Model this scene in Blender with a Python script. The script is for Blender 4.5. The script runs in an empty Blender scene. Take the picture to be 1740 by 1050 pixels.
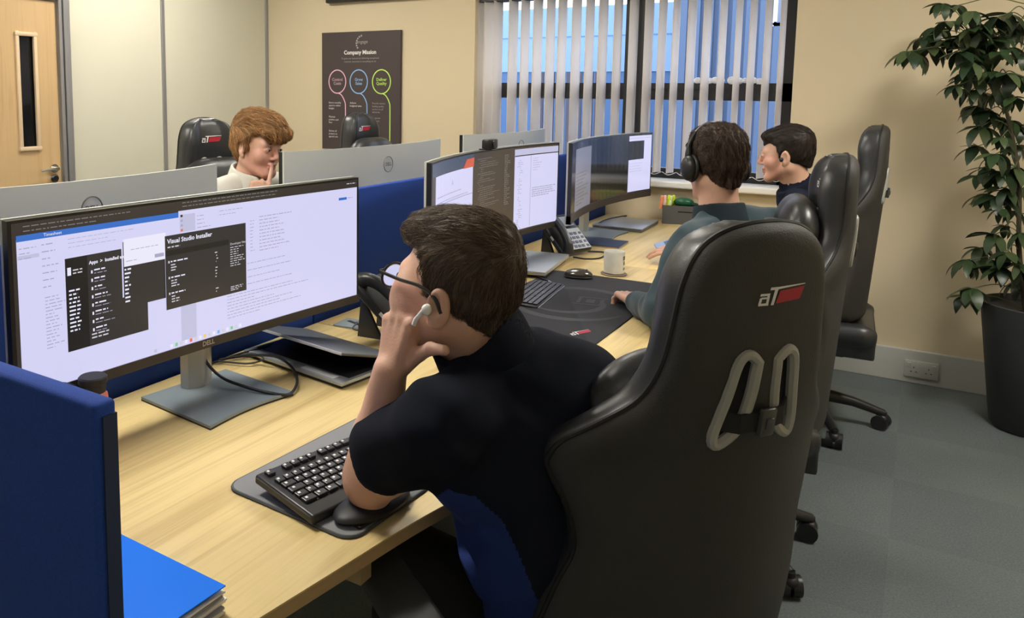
import bpy, bmesh, math, random
import numpy as np
from mathutils import Vector, Matrix, Euler
PI = math.pi
rad = math.radians
S = bpy.context.scene
COL = S.collection
random.seed(7)
np.random.seed(7)

# ------------------------------------------------------------------ camera
# (the photograph is an off-centre crop of a larger frame: lens shift)
FPX, CX, CY = 1363.6, 686.7, 308.4
YAW, PIT, ROLL = -0.57192, 0.11250, -0.008842
fw = Vector((math.sin(YAW)*math.cos(PIT), math.cos(YAW)*math.cos(PIT), -math.sin(PIT)))
rt = Vector((math.cos(YAW), -math.sin(YAW), 0))
dn = fw.cross(rt)
cr, sr = math.cos(ROLL), math.sin(ROLL)
rt, dn = cr*rt + sr*dn, -sr*rt + cr*dn
cam_d = bpy.data.cameras.new('camera')
cam = bpy.data.objects.new('camera', cam_d)
COL.objects.link(cam)
M = Matrix(((rt.x, -dn.x, -fw.x, 0), (rt.y, -dn.y, -fw.y, 0), (rt.z, -dn.z, -fw.z, 1.465), (0, 0, 0, 1)))
cam.matrix_world = M
cam_d.sensor_width = 36
cam_d.lens = FPX/1740*36
cam_d.shift_x = (870-CX)/1740
cam_d.shift_y = (CY-525)/1740
cam_d.clip_start = 0.02
cam_d.clip_end = 200
S.camera = cam
S.view_settings.view_transform = 'Standard'
S.view_settings.look = 'None'
S.view_settings.exposure = 0.0
S.view_settings.gamma = 1
S.view_settings.use_curve_mapping = False

# ------------------------------------------------------------------ world: overcast late-afternoon sky
W = bpy.data.worlds.new('world')
S.world = W
W.use_nodes = True
nt = W.node_tree
bg = nt.nodes['Background']
tc = nt.nodes.new('ShaderNodeTexCoord')
sep = nt.nodes.new('ShaderNodeSeparateXYZ')
rmp = nt.nodes.new('ShaderNodeValToRGB')
nt.links.new(tc.outputs['Generated'], sep.inputs[0])
nt.links.new(sep.outputs['Z'], rmp.inputs[0])
nt.links.new(rmp.outputs[0], bg.inputs[0])
rmp.color_ramp.elements[0].color = (0.80, 0.88, 1.0, 1)
rmp.color_ramp.elements[1].color = (0.45, 0.62, 1.0, 1)
bg.inputs[1].default_value = 3.4

# ------------------------------------------------------------------ materials
MATS = {}
def mat(name, col, rough=0.5, metal=0.0, spec=0.5, noise=None, bump=None, emit=None, emit_s=1.0,
        trans=0.0, coat=0.0, sheen=0.0, sss=0.0, alpha=1.0, ior=1.45):
    """noise=(scale, amount[, (sx,sy,sz)]) colour variation; bump=(scale, strength[, (sx,sy,sz)])"""
    if name in MATS:
        return MATS[name]
    m = bpy.data.materials.new(name)
    m.use_nodes = True
    n = m.node_tree
    b = n.nodes['Principled BSDF']
    b.inputs['Base Color'].default_value = (*col, 1)
    b.inputs['Roughness'].default_value = rough
    b.inputs['Metallic'].default_value = metal
    b.inputs['Specular IOR Level'].default_value = spec
    b.inputs['Coat Weight'].default_value = coat
    b.inputs['Sheen Weight'].default_value = sheen
    b.inputs['Transmission Weight'].default_value = trans
    b.inputs['Alpha'].default_value = alpha
    b.inputs['IOR'].default_value = ior
    if sss:
        b.inputs['Subsurface Weight'].default_value = sss
        b.inputs['Subsurface Radius'].default_value = (0.012, 0.005, 0.003)
    if emit:
        b.inputs['Emission Color'].default_value = (*emit, 1)
        b.inputs['Emission Strength'].default_value = emit_s
    def tex(scale, sc3, detail=4):
        t = n.nodes.new('ShaderNodeTexCoord')
        mp = n.nodes.new('ShaderNodeMapping')
        mp.inputs['Scale'].default_value = sc3
        x = n.nodes.new('ShaderNodeTexNoise')
        x.inputs['Scale'].default_value = scale
        x.inputs['Detail'].default_value = detail
        n.links.new(t.outputs['Object'], mp.inputs[0])
        n.links.new(mp.outputs[0], x.inputs[0])
        return x
    if noise:
        x = tex(noise[0], noise[2] if len(noise) > 2 else (1, 1, 1))
        mx = n.nodes.new('ShaderNodeMix'); mx.data_type = 'RGBA'
        a = noise[1]
        mx.inputs[6].default_value = (*[c*(1-a) for c in col], 1)
        mx.inputs[7].default_value = (*[min(1, c*(1+a)) for c in col], 1)
        r = n.nodes.new('ShaderNodeMapRange')
        r.inputs[1].default_value = 0.3; r.inputs[2].default_value = 0.7
        n.links.new(x.outputs[0], r.inputs[0])
        n.links.new(r.outputs[0], mx.inputs[0])
        n.links.new(mx.outputs[2], b.inputs['Base Color'])
    if bump:
        x = tex(bump[0], bump[2] if len(bump) > 2 else (1, 1, 1))
        bp = n.nodes.new('ShaderNodeBump')
        bp.inputs['Strength'].default_value = bump[1]
        bp.inputs['Distance'].default_value = 0.002
        n.links.new(x.outputs[0], bp.inputs['Height'])
        n.links.new(bp.outputs[0], b.inputs['Normal'])
    MATS[name] = m
    return m

def emis(name, col, s=1.0):
    if name in MATS: return MATS[name]
    m = bpy.data.materials.new(name); m.use_nodes = True
    n = m.node_tree; b = n.nodes['Principled BSDF']
    b.inputs['Base Color'].default_value = (0.01, 0.01, 0.01, 1)
    b.inputs['Roughness'].default_value = 0.25
    b.inputs['Emission Color'].default_value = (*col, 1)
    b.inputs['Emission Strength'].default_value = s
    MATS[name] = m
    return m

# ------------------------------------------------------------------ object helpers
def tag(o, label=None, cat=None, group=None, kind=None):
    if label: o['label'] = label
    if cat: o['category'] = cat
    if group: o['group'] = group
    if kind: o['kind'] = kind
    return o

def empty(name, loc=(0, 0, 0), rotz=0.0, label=None, cat=None, group=None):
    o = bpy.data.objects.new(name, None)
    COL.objects.link(o)
    o.location = loc
    o.rotation_euler = (0, 0, rotz)
    o.empty_display_size = 0.05
    return tag(o, label, cat, group)

def link(name, me, parent=None, smooth=False):
    o = bpy.data.objects.new(name, me)
    COL.objects.link(o)
    if parent: o.parent = parent
    if smooth:
        me.shade_smooth()
    return o

def TRS(loc=(0, 0, 0), rot=(0, 0, 0), sc=(1, 1, 1)):
    return Matrix.Translation(loc) @ Euler(rot).to_matrix().to_4x4() @ Matrix.Diagonal((*sc, 1))

class B:
    """collects shapes, builds ONE mesh object"""
    def __init__(s):
        s.bm = bmesh.new(); s.mats = []; s.cur = 0
    def m(s, material):
        if material not in s.mats: s.mats.append(material)
        s.cur = s.mats.index(material)
        return s
    def _set(s, faces):
        for f in faces: f.material_index = s.cur
    def box(s, c, d, rot=(0, 0, 0), bev=0.0, seg=2, mtx=None):
        r = bmesh.ops.create_cube(s.bm, size=1.0)
        vs = r['verts']
        T = TRS(c, rot, d)
        if mtx is not None: T = mtx @ T
        bmesh.ops.transform(s.bm, matrix=T, verts=vs)
        fs = set(f for v in vs for f in v.link_faces)
        s._set(fs)
        if bev > 0:
            es = set(e for f in fs for e in f.edges)
            rr = bmesh.ops.bevel(s.bm, geom=list(es), offset=bev, segments=seg, affect='EDGES', profile=0.5)
            s._set(rr['faces'])
        return s
    def cyl(s, a, b, r1, r2=None, n=24, cap=True):
        a = Vector(a); b = Vector(b); r2 = r1 if r2 is None else r2
        d = b-a
        q = d.to_track_quat('Z', 'Y').to_matrix().to_4x4()
        rr = bmesh.ops.create_cone(s.bm, cap_ends=cap, segments=n, radius1=r1, radius2=r2, depth=d.length)
        bmesh.ops.transform(s.bm, matrix=Matrix.Translation((a+b)/2) @ q, verts=rr['verts'])
        s._set(set(f for v in rr['verts'] for f in v.link_faces))
        return s
    def ball(s, c, r, rot=(0, 0, 0), n=20):
        rr = bmesh.ops.create_uvsphere(s.bm, u_segments=n, v_segments=max(8, n//2), radius=1.0)
        r = (r, r, r) if not hasattr(r, '__len__') else r
        bmesh.ops.transform(s.bm, matrix=TRS(c, rot, r), verts=rr['verts'])
        s._set(set(f for v in rr['verts'] for f in v.link_faces))
        return s
    def lathe(s, prof, c=(0, 0, 0), n=32, mtx=None):
        rings = []
        T = Matrix.Translation(c) if mtx is None else mtx
        for r, z in prof:
            rings.append([s.bm.verts.new(T @ Vector((r*math.cos(2*PI*i/n), r*math.sin(2*PI*i/n), z))) for i in range(n)])
        fs = []
        for k in range(len(rings)-1):
            for i in range(n):
                j = (i+1) % n
                fs.append(s.bm.faces.new((rings[k][i], rings[k][j], rings[k+1][j], rings[k+1][i])))
        if prof[0][0] > 1e-4: fs.append(s.bm.faces.new(rings[0][::-1]))
        if prof[-1][0] > 1e-4: fs.append(s.bm.faces.new(rings[-1]))
        s._set(fs)
        return s
    def tube(s, pts, r, n=8, closed=False, prof=None):
        """sweep a circle (or (w,h) rectangle) along pts; r may be a list"""
        pts = [Vector(p) for p in pts]
        N = len(pts); rings = []
        up = None
        for i, p in enumerate(pts):
            if closed: t = pts[(i+1) % N]-pts[i-1]
            else: t = pts[min(i+1, N-1)]-pts[max(i-1, 0)]
            t.normalize()
            if up is None:
                up = Vector((0, 0, 1)) if abs(t.z) < 0.9 else Vector((1, 0, 0))
            x = up.cross(t); x.normalize(); y = t.cross(x); up = y
            ri = r[i] if hasattr(r, '__len__') else r
            if prof:
                cs = [(-prof[0]/2, -prof[1]/2), (prof[0]/2, -prof[1]/2), (prof[0]/2, prof[1]/2), (-prof[0]/2, prof[1]/2)]
                rings.append([s.bm.verts.new(p+x*a+y*b) for a, b in cs])
            else:
                rings.append([s.bm.verts.new(p+x*ri*math.cos(2*PI*k/n)+y*ri*math.sin(2*PI*k/n)) for k in range(n)])
        L = len(rings[0]); fs = []
        for i in range(N if closed else N-1):
            a = rings[i]; b = rings[(i+1) % N]
            for k in range(L):
                l = (k+1) % L
                fs.append(s.bm.faces.new((a[k], a[l], b[l], b[k])))
        if not closed:
            fs.append(s.bm.faces.new(rings[0][::-1])); fs.append(s.bm.faces.new(rings[-1]))
        s._set(fs)
        return s
    def quad(s, *ps):
        s._set([s.bm.faces.new([s.bm.verts.new(p) for p in ps])])
        return s
    def prism(s, poly, z0, z1, mtx=None, bev=0.0):
        T = mtx or Matrix()
        lo = [s.bm.verts.new(T @ Vector((x, y, z0))) for x, y in poly]
        hi = [s.bm.verts.new(T @ Vector((x, y, z1))) for x, y in poly]
        fs = [s.bm.faces.new(lo[::-1]), s.bm.faces.new(hi)]
        N = len(poly)
        for i in range(N):
            j = (i+1) % N
            fs.append(s.bm.faces.new((lo[i], lo[j], hi[j], hi[i])))
        s._set(fs)
        if bev > 0:
            es = [e for e in fs[1].edges]+[e for e in fs[0].edges]
            rr = bmesh.ops.bevel(s.bm, geom=es, offset=bev, segments=2, affect='EDGES', profile=0.5)
            s._set(rr['faces'])
        return s
    def build(s, name, parent=None, smooth=False, ang=40):
        bmesh.ops.recalc_face_normals(s.bm, faces=s.bm.faces)
        me = bpy.data.meshes.new(name)
        s.bm.to_mesh(me); s.bm.free()
        for m in s.mats: me.materials.append(m)
        if smooth:
            me.shade_smooth()
            try: me.set_sharp_from_angle(angle=rad(ang))
            except Exception: pass
        return link(name, me, parent)

def bez(pts, n=12):
    """Catmull-Rom through points"""
    P = [Vector(p) for p in pts]
    P = [P[0]*2-P[1]] + P + [P[-1]*2-P[-2]]
    out = []
    for i in range(1, len(P)-2):
        for k in range(n):
            t = k/n
            a, b, c, d = P[i-1], P[i], P[i+1], P[i+2]
            out.append(0.5*((2*b)+(c-a)*t+(2*a-5*b+4*c-d)*t*t+(3*b-a-3*c+d)*t**3))
    out.append(P[-2])
    return out

def rrect(w, h, r, n=6, cx=0, cy=0):
    out = []
    for sx, sy, a0 in ((1, 1, 0), (-1, 1, 90), (-1, -1, 180), (1, -1, 270)):
        for k in range(n+1):
            a = rad(a0+90*k/n)
            out.append((cx+sx*(w/2-r)+r*math.cos(a), cy+sy*(h/2-r)+r*math.sin(a)))
    return out

def text_mesh(s, size, bold=0.0, align='CENTER', shear=0.0, spacing=1.0):
    """returns (list of 2D verts, faces) for a flat text"""
    c = bpy.data.curves.new('t', 'FONT'); c.body = s; c.size = size
    c.align_x = align; c.align_y = 'CENTER'; c.offset = bold; c.shear = shear
    c.space_character = spacing; c.resolution_u = 2
    o = bpy.data.objects.new('t', c); COL.objects.link(o)
    dg = bpy.context.evaluated_depsgraph_get(); dg.update()
    me = bpy.data.meshes.new_from_object(o.evaluated_get(dg))
    vs = [(v.co.x, v.co.y) for v in me.vertices]
    fs = [tuple(p.vertices) for p in me.polygons]
    bpy.data.objects.remove(o); bpy.data.curves.remove(c); bpy.data.meshes.remove(me)
    return vs, fs

def add_text(b, s, size, fn, **kw):
    """adds text to builder b through mapping fn(x,y)->Vector"""
    vs, fs = text_mesh(s, size, **kw)
    V = [b.bm.verts.new(fn(x, y)) for x, y in vs]
    out = []
    for f in fs:
        try: out.append(b.bm.faces.new([V[i] for i in f]))
        except ValueError: pass
    b._set(out)

def copy_tree(o, parent=None):
    c = o.copy(); COL.objects.link(c); c.parent = parent
    for ch in list(o.children):
        copy_tree(ch, c)
    return c
# ------------------------------------------------------------------ materials of the room
Mwall = mat('wall_paint_cream', (0.64, 0.545, 0.375), 0.85, noise=(1.5, 0.02), bump=(220, 0.05))
Mpart = mat('partition_vinyl', (0.64, 0.615, 0.50), 0.55, noise=(2.0, 0.02), bump=(400, 0.03))
Mstrip = mat('alu_trim', (0.36, 0.36, 0.37), 0.35, 0.6)
Mskirt = mat('skirting_white', (0.50, 0.51, 0.48), 0.5)
Mwhite = mat('white_gloss', (0.78, 0.78, 0.74), 0.35)
Mceil = mat('ceiling_tile', (0.75, 0.75, 0.72), 0.9, bump=(120, 0.3))
Mframe = mat('window_frame_dark', (0.022, 0.022, 0.026), 0.45)
Mglass = mat('clear_glass', (1, 1, 1), 0.0, trans=1.0, ior=1.05, spec=0.3)

def carpet():
    m = bpy.data.materials.new('carpet_blue_grey'); m.use_nodes = True
    n = m.node_tree; b = n.nodes['Principled BSDF']
    t = n.nodes.new('ShaderNodeTexCoord')
    big = n.nodes.new('ShaderNodeTexNoise'); big.inputs['Scale'].default_value = 1.6; big.inputs['Detail'].default_value = 5
    sm = n.nodes.new('ShaderNodeTexNoise'); sm.inputs['Scale'].default_value = 150; sm.inputs['Detail'].default_value = 5; sm.inputs['Roughness'].default_value = 0.8
    # 0.5 m carpet tiles laid in alternate directions: slight tone change per tile
    ck = n.nodes.new('ShaderNodeTexChecker'); ck.inputs['Scale'].default_value = 2.0
    r = n.nodes.new('ShaderNodeValToRGB')
    r.color_ramp.elements[0].position = 0.32; r.color_ramp.elements[0].color = (0.125, 0.155, 0.165, 1)
    r.color_ramp.elements[1].position = 0.70; r.color_ramp.elements[1].color = (0.27, 0.31, 0.32, 1)
    mth = n.nodes.new('ShaderNodeMath'); mth.operation = 'MULTIPLY_ADD'
    mth.inputs[1].default_value = 0.75
    m2 = n.nodes.new('ShaderNodeMath'); m2.operation = 'MULTIPLY_ADD'; m2.inputs[1].default_value = 0.04
    n.links.new(t.outputs['Object'], big.inputs[0]); n.links.new(t.outputs['Object'], sm.inputs[0]); n.links.new(t.outputs['Object'], ck.inputs[0])
    m3 = n.nodes.new('ShaderNodeMath'); m3.operation = 'MULTIPLY'; m3.inputs[1].default_value = 0.22
    n.links.new(big.outputs[0], m3.inputs[0])
    n.links.new(sm.outputs[0], mth.inputs[0]); n.links.new(m3.outputs[0], mth.inputs[2])
    n.links.new(ck.outputs[1], m2.inputs[0]); n.links.new(mth.outputs[0], m2.inputs[2])
    n.links.new(m2.outputs[0], r.inputs[0]); n.links.new(r.outputs[0], b.inputs['Base Color'])
    b.inputs['Roughness'].default_value = 0.95
    b.inputs['Specular IOR Level'].default_value = 0.15
    bp = n.nodes.new('ShaderNodeBump'); bp.inputs['Strength'].default_value = 1.0; bp.inputs['Distance'].default_value = 0.008
    n.links.new(sm.outputs[0], bp.inputs['Height']); n.links.new(bp.outputs[0], b.inputs['Normal'])
    return m
Mcarpet = carpet()

def wood(name, c0, c1, scale=1.0, rough=0.38, along='Y'):
    m = bpy.data.materials.new(name); m.use_nodes = True
    n = m.node_tree; b = n.nodes['Principled BSDF']
    t = n.nodes.new('ShaderNodeTexCoord')
    mp = n.nodes.new('ShaderNodeMapping')
    mp.inputs['Scale'].default_value = {'Y': (6, 0.55, 6), 'Z': (6, 6, 0.5)}[along]
    no = n.nodes.new('ShaderNodeTexNoise'); no.inputs['Scale'].default_value = 1.2*scale; no.inputs['Detail'].default_value = 3; no.inputs['Distortion'].default_value = 1.2
    mult = n.nodes.new('ShaderNodeMath'); mult.operation = 'MULTIPLY'; mult.inputs[1].default_value = 14
    sn = n.nodes.new('ShaderNodeMath'); sn.operation = 'SINE'
    mp2 = n.nodes.new('ShaderNodeMapping')
    mp2.inputs['Scale'].default_value = {'Y': (90, 2.2, 90), 'Z': (90, 90, 2)}[along]
    fi = n.nodes.new('ShaderNodeTexNoise'); fi.inputs['Scale'].default_value = 1.5; fi.inputs['Detail'].default_value = 4
    add = n.nodes.new('ShaderNodeMath'); add.operation = 'MULTIPLY_ADD'; add.inputs[1].default_value = 0.26
    r = n.nodes.new('ShaderNodeValToRGB')
    r.color_ramp.elements[0].position = 0.15; r.color_ramp.elements[0].color = (*c0, 1)
    r.color_ramp.elements[1].position = 0.75; r.color_ramp.elements[1].color = (*c1, 1)
    L = n.links.new
    L(t.outputs['Object'], mp.inputs[0]); L(mp.outputs[0], no.inputs[0]); L(no.outputs[0], mult.inputs[0]); L(mult.outputs[0], sn.inputs[0])
    L(t.outputs['Object'], mp2.inputs[0]); L(mp2.outputs[0], fi.inputs[0])
    L(sn.outputs[0], add.inputs[0]); L(fi.outputs[0], add.inputs[2]); L(add.outputs[0], r.inputs[0])
    L(r.outputs[0], b.inputs['Base Color'])
    b.inputs['Roughness'].default_value = rough
    return m
Mdesk = wood('desk_maple_laminate', (0.52, 0.37, 0.15), (0.72, 0.56, 0.26))
Mdeskedge = wood('desk_edge', (0.40, 0.27, 0.13), (0.48, 0.33, 0.16), rough=0.5)
Mdoor = wood('door_maple_veneer', (0.52, 0.335, 0.16), (0.60, 0.41, 0.21), along='Z', rough=0.45)
Mbead = mat('glazing_bead', (0.72, 0.55, 0.36), 0.4)

WY = 4.78      # window wall
LX = -4.363    # left partition wall
RX = 1.6       # right wall (out of view)
FY = -1.6      # wall behind the photographer
CZ = 2.62      # ceiling

def struct(name, b, parent=None, smooth=False):
    o = b.build(name, parent, smooth)
    if parent is None: o['kind'] = 'structure'
    return o

struct('floor', B().m(Mcarpet).box(((LX+RX)/2, (FY+WY)/2, -0.05), (RX-LX+0.4, WY-FY+0.4, 0.1)))
struct('ceiling', B().m(Mceil).box(((LX+RX)/2, (FY+WY)/2, CZ+0.05), (RX-LX+0.4, WY-FY+0.4, 0.1)))
# window wall with opening
wx0, wx1, wz0, wz1 = -2.53, -0.60, 0.955, 2.12
b = B().m(Mwall)
b.box(((LX+wx0)/2, WY+0.15, CZ/2), (wx0-LX, 0.3, CZ))
b.box(((wx1+RX)/2, WY+0.15, CZ/2), (RX-wx1, 0.3, CZ))
b.box(((wx0+wx1)/2, WY+0.15, wz0/2-0.015), (wx1-wx0, 0.3, wz0-0.03))
b.box(((wx0+wx1)/2, WY+0.15, (wz1+CZ)/2), (wx1-wx0, 0.3, CZ-wz1))
struct('wall_window', b)
struct('wall_right', B().m(Mwall).box((RX+0.05, (FY+WY)/2, CZ/2), (0.1, WY-FY, CZ)))
struct('wall_front', B().m(Mpart).box(((LX+RX)/2, FY-0.05, CZ/2), (RX-LX, 0.1, CZ)))
# left partition wall with a door opening
dy0, dy1, dz = 2.09, 2.945, 1.975
b = B().m(Mpart)
b.box((LX-0.05, (FY+dy0)/2, CZ/2), (0.1, dy0-FY, CZ))
b.box((LX-0.05, (dy1+WY)/2, CZ/2), (0.1, WY-dy1, CZ))
b.box((LX-0.05, (dy0+dy1)/2, (dz+CZ)/2), (0.1, dy1-dy0, CZ-dz))
struct('wall_left', b)
for i, y in enumerate((3.739, 4.765)):
    struct('trim_%d' % (i+1), B().m(Mstrip).box((LX+0.006, y, CZ/2), (0.012, 0.03, CZ), bev=0.003))
# door
d = empty('door_1', (LX-0.02, dy1, 0)); d['kind'] = 'structure'
b = B().m(Mdoor)
gy0, gy1, gz0, gz1 = 2.69-dy1, 2.80-dy1, 1.115, 1.765
w0 = dy0-dy1
b.box((0, (w0+gy0)/2, dz/2), (0.044, gy0-w0, dz-0.01)); b.box((0, (gy1-0.006)/2, dz/2), (0.044, -gy1-0.006, dz-0.01))
b.box((0, (gy0+gy1)/2, gz0/2), (0.044, gy1-gy0, gz0)); b.box((0, (gy0+gy1)/2, (gz1+dz)/2), (0.044, gy1-gy0, dz-gz1))
b.build('door_leaf', d)
b = B().m(Mbead)
for yy in (gy0, gy1): b.box((0.024, yy, (gz0+gz1)/2), (0.02, 0.022, gz1-gz0+0.04), bev=0.005)
for zz in (gz0-0.004, gz1+0.004): b.box((0.024, (gy0+gy1)/2, zz), (0.026, gy1-gy0+0.03, 0.024), bev=0.006)
b.build('glazing_bead', d, True)
B().m(mat('vision_glass', (0.02, 0.022, 0.026), 0.08, trans=0.6)).box((0.0, (gy0+gy1)/2, (gz0+gz1)/2), (0.008, gy1-gy0, gz1-gz0)).build('glass_pane', d)
Mchrome = mat('chrome', (0.75, 0.74, 0.72), 0.18, 1.0)
b = B().m(Mchrome)
b.cyl((0.022, -0.055, 0.985), (0.034, -0.055, 0.985), 0.026).cyl((0.03, -0.055, 0.985), (0.07, -0.055, 0.985), 0.010)
b.tube(bez([(0.066, -0.05, 0.985), (0.070, -0.09, 0.985), (0.068, -0.165, 0.98)]), 0.009)
b.build('door_handle', d, True)
b = B().m(Mchrome).cyl((0.022, -0.055, 0.925), (0.032, -0.055, 0.925), 0.026)
b.m(mat('black_plastic', (0.015, 0.015, 0.016), 0.4)).cyl((0.03, -0.055, 0.925), (0.045, -0.055, 0.925), 0.017)
b.build('thumb_turn', d, True)
Mpl = MATS['black_plastic']
b = B().m(Mstrip)
for k, (o_, w_) in enumerate(((0.006, 0.022), (0.034, 0.026), (0.06, 0.02))):
    b.box((LX+0.012+0.006*(k == 1), dy1+o_+w_/2-0.004, (dz+0.07)/2), (0.03, w_, dz+0.07), bev=0.004)
    b.box((LX+0.012+0.006*(k == 1), (dy0+dy1)/2, dz+o_+w_/2), (0.03, dy1-dy0+0.02, w_), bev=0.004)
    b.box((LX+0.012+0.006*(k == 1), dy0-o_-w_/2+0.004, (dz+0.07)/2), (0.03, w_, dz+0.07), bev=0.004)
struct('trim_3', b)
# the dark corridor behind the door glass, with a shelf unit seen through it
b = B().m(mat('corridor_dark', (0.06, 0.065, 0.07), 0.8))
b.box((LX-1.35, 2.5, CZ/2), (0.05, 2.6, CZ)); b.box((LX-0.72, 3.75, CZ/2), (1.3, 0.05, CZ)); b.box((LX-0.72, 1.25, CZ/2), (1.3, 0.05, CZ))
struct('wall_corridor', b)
sh = empty('shelf_unit', (LX-0.85, 2.15, 0), 0, 'dark shelf unit with pale and blue boxes seen through the door glass', 'shelf')
b = B().m(mat('shelf_dark', (0.05, 0.05, 0.055), 0.5))
for z in (0.3, 0.7, 1.08, 1.40): b.box((0, 0, z), (0.35, 1.2, 0.02))
for y in (-0.6, 0.6): b.box((0, y, 0.71), (0.35, 0.02, 1.42))
b.build('shelf_frame', sh)
for (y, z, c, lb) in ((-0.05, 1.145, (0.20, 0.28, 0.42), 'blue box on the corridor shelf seen through the door glass'), (-0.05, 1.465, (0.45, 0.46, 0.52), 'pale box on top of the corridor shelf')):
    t_ = empty('storage_box', (LX-0.85, 2.15+y, z-0.055), 0, lb, 'box')
    B().m(mat('box_%d' % int(z*100), c, 0.6)).box((0, 0, 0.05), (0.28, 0.9, 0.095), bev=0.005).build('carton', t_, True); B().m(mat('box_%d' % int(z*100), c, 0.6)).box((0, 0, 0.103), (0.29, 0.91, 0.012), bev=0.003).build('box_lid', t_, True)
# skirting
def skirt(name, x0, x1, y0, y1):
    if abs(x1-x0) > abs(y1-y0): b = B().m(Mskirt).box(((x0+x1)/2, y0, 0.085), (abs(x1-x0), 0.024, 0.17), bev=0.004)
    else: b = B().m(Mskirt).box((x0, (y0+y1)/2, 0.085), (0.024, abs(y1-y0), 0.17), bev=0.004)
    struct(name, b)
skirt('baseboard_window', LX+0.02, RX, WY-0.012, WY-0.012)
skirt('baseboard_left', LX+0.012, LX+0.012, dy1+0.09, WY-0.025)
# double socket on the skirting
so = empty('wall_socket', (0.08, WY-0.024, 0.078), 0, 'white double power socket fixed on the skirting board', 'socket')
B().m(Mskirt).box((0, -0.006, 0), (0.146, 0.012, 0.086), bev=0.004).build('socket_plate', so, True)
for x in (-0.055, 0.055): B().m(Mskirt).box((x, -0.014, 0.02), (0.016, 0.008, 0.022), bev=0.002).build('switch', so)
for x in (-0.032, 0.032):
    b = B().m(mat('socket_hole', (0.06, 0.06, 0.06), 0.7)); b.box((x, -0.0122, 0.008), (0.004, 0.001, 0.008)); b.box((x-0.011, -0.0122, -0.014), (0.008, 0.001, 0.004)); b.box((x+0.011, -0.0122, -0.014), (0.008, 0.001, 0.004)); b.build('pin_hole', so)
# ------------------------------------------------------------------ window
wn = empty('window_1', ((wx0+wx1)/2, WY+0.17, wz0)); wn['kind'] = 'structure'
hw = (wx1-wx0)/2; H = wz1-wz0
b = B().m(Mframe)
b.box((-hw+0.04, 0, H/2), (0.08, 0.06, H)); b.box((hw-0.035, 0, H/2), (0.07, 0.06, H))
b.box((0, 0, 0.03), (2*hw, 0.06, 0.06)); b.box((0, 0, H-0.03), (2*hw, 0.06, 0.06))
b.box((0.065, 0, H/2), (0.125, 0.07, H))
b.box((0, 0, 0.52), (2*hw, 0.06, 0.10)); b.box((0, -0.03, 0.55), (2*hw-0.17, 0.02, 0.03))
b.build('window_frame', wn)
B().m(Mglass).box((0, 0.015, H/2), (2*hw-0.02, 0.006, H-0.02)).build('glass_pane', wn)
b = B().m(mat('sill_white', (0.80, 0.78, 0.73), 0.3))
b.box(((wx0+wx1)/2, WY+0.05, 0.94), (wx1-wx0+0.02, 0.20, 0.03), bev=0.006).box(((wx0+wx1)/2, WY-0.03, 0.937), (wx1-wx0+0.12, 0.06, 0.038), bev=0.008)
b.build('window_sill', wn)
wn.children[-1].location = tuple(-c for c in wn.location)
# vertical blind
Mslat = bpy.data.materials.new('blind_fabric'); Mslat.use_nodes = True
n = Mslat.node_tree; pb = n.nodes['Principled BSDF']
pb.inputs['Base Color'].default_value = (0.90, 0.87, 0.82, 1); pb.inputs['Roughness'].default_value = 0.9
tr = n.nodes.new('ShaderNodeBsdfTranslucent'); tr.inputs[0].default_value = (0.92, 0.88, 0.86, 1)
mx = n.nodes.new('ShaderNodeMixShader'); mx.inputs[0].default_value = 0.62
n.links.new(pb.outputs[0], mx.inputs[1]); n.links.new(tr.outputs[0], mx.inputs[2])
n.links.new(mx.outputs[0], n.nodes['Material Output'].inputs[0])
vb = empty('vertical_blind', (0, WY+0.05, 0), 0, 'cream vertical slat blind hanging half open in the window', 'blind')
B().m(mat('head_rail_dark', (0.05, 0.045, 0.045), 0.5)).box(((wx0+wx1)/2, 0.01, 2.075), (wx1-wx0-0.02, 0.05, 0.05), bev=0.004).build('head_rail', vb)
sx = [-2.50, -2.44, -2.385, -2.276, -2.192, -2.105, -2.017, -1.939, -1.846, -1.76, -1.676, -1.584, -1.488, -1.397, -1.318, -1.240, -1.151, -1.067, -0.981, -0.897, -0.823, -0.745, -0.672]
me0 = None
def slat_mesh(ztop, zbot):
    b = B().m(Mslat)
    N = 6
    for k in range(N):
        u0, u1 = k/N-0.5, (k+1)/N-0.5
        f = lambda u: 0.006*math.cos(u*PI)
        b.quad((u0*0.089, f(u0), zbot), (u1*0.089, f(u1), zbot), (u1*0.089, f(u1), ztop), (u0*0.089, f(u0), ztop))
    bmesh.ops.remove_doubles(b.bm, verts=b.bm.verts, dist=1e-5)
    return b
for k, x in enumerate(sx):
    if me0 is None:
        o = slat_mesh(2.055, 0.995).build('slat', vb, True); me0 = o.data
        mo = o.modifiers.new('thick', 'SOLIDIFY'); mo.thickness = 0.0012
    else:
        c = vb.children[1].copy(); COL.objects.link(c); c.parent = vb; o = c
    o.location = (x, 0.0, 0)
    o.rotation_euler = (0, 0, rad((20 if k < 2 else 74+random.uniform(-4, 4))))
b = B().m(Mwhite)
for x in np.linspace(-2.45, -0.70, 22): 
    x = float(x)
    b.tube(bez([(x, 0.0, 1.0), (x+0.04, -0.02, 0.985), (x+0.08, 0.0, 1.0)], 4), 0.0015, n=4)
b.build('bottom_chain', vb)
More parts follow.
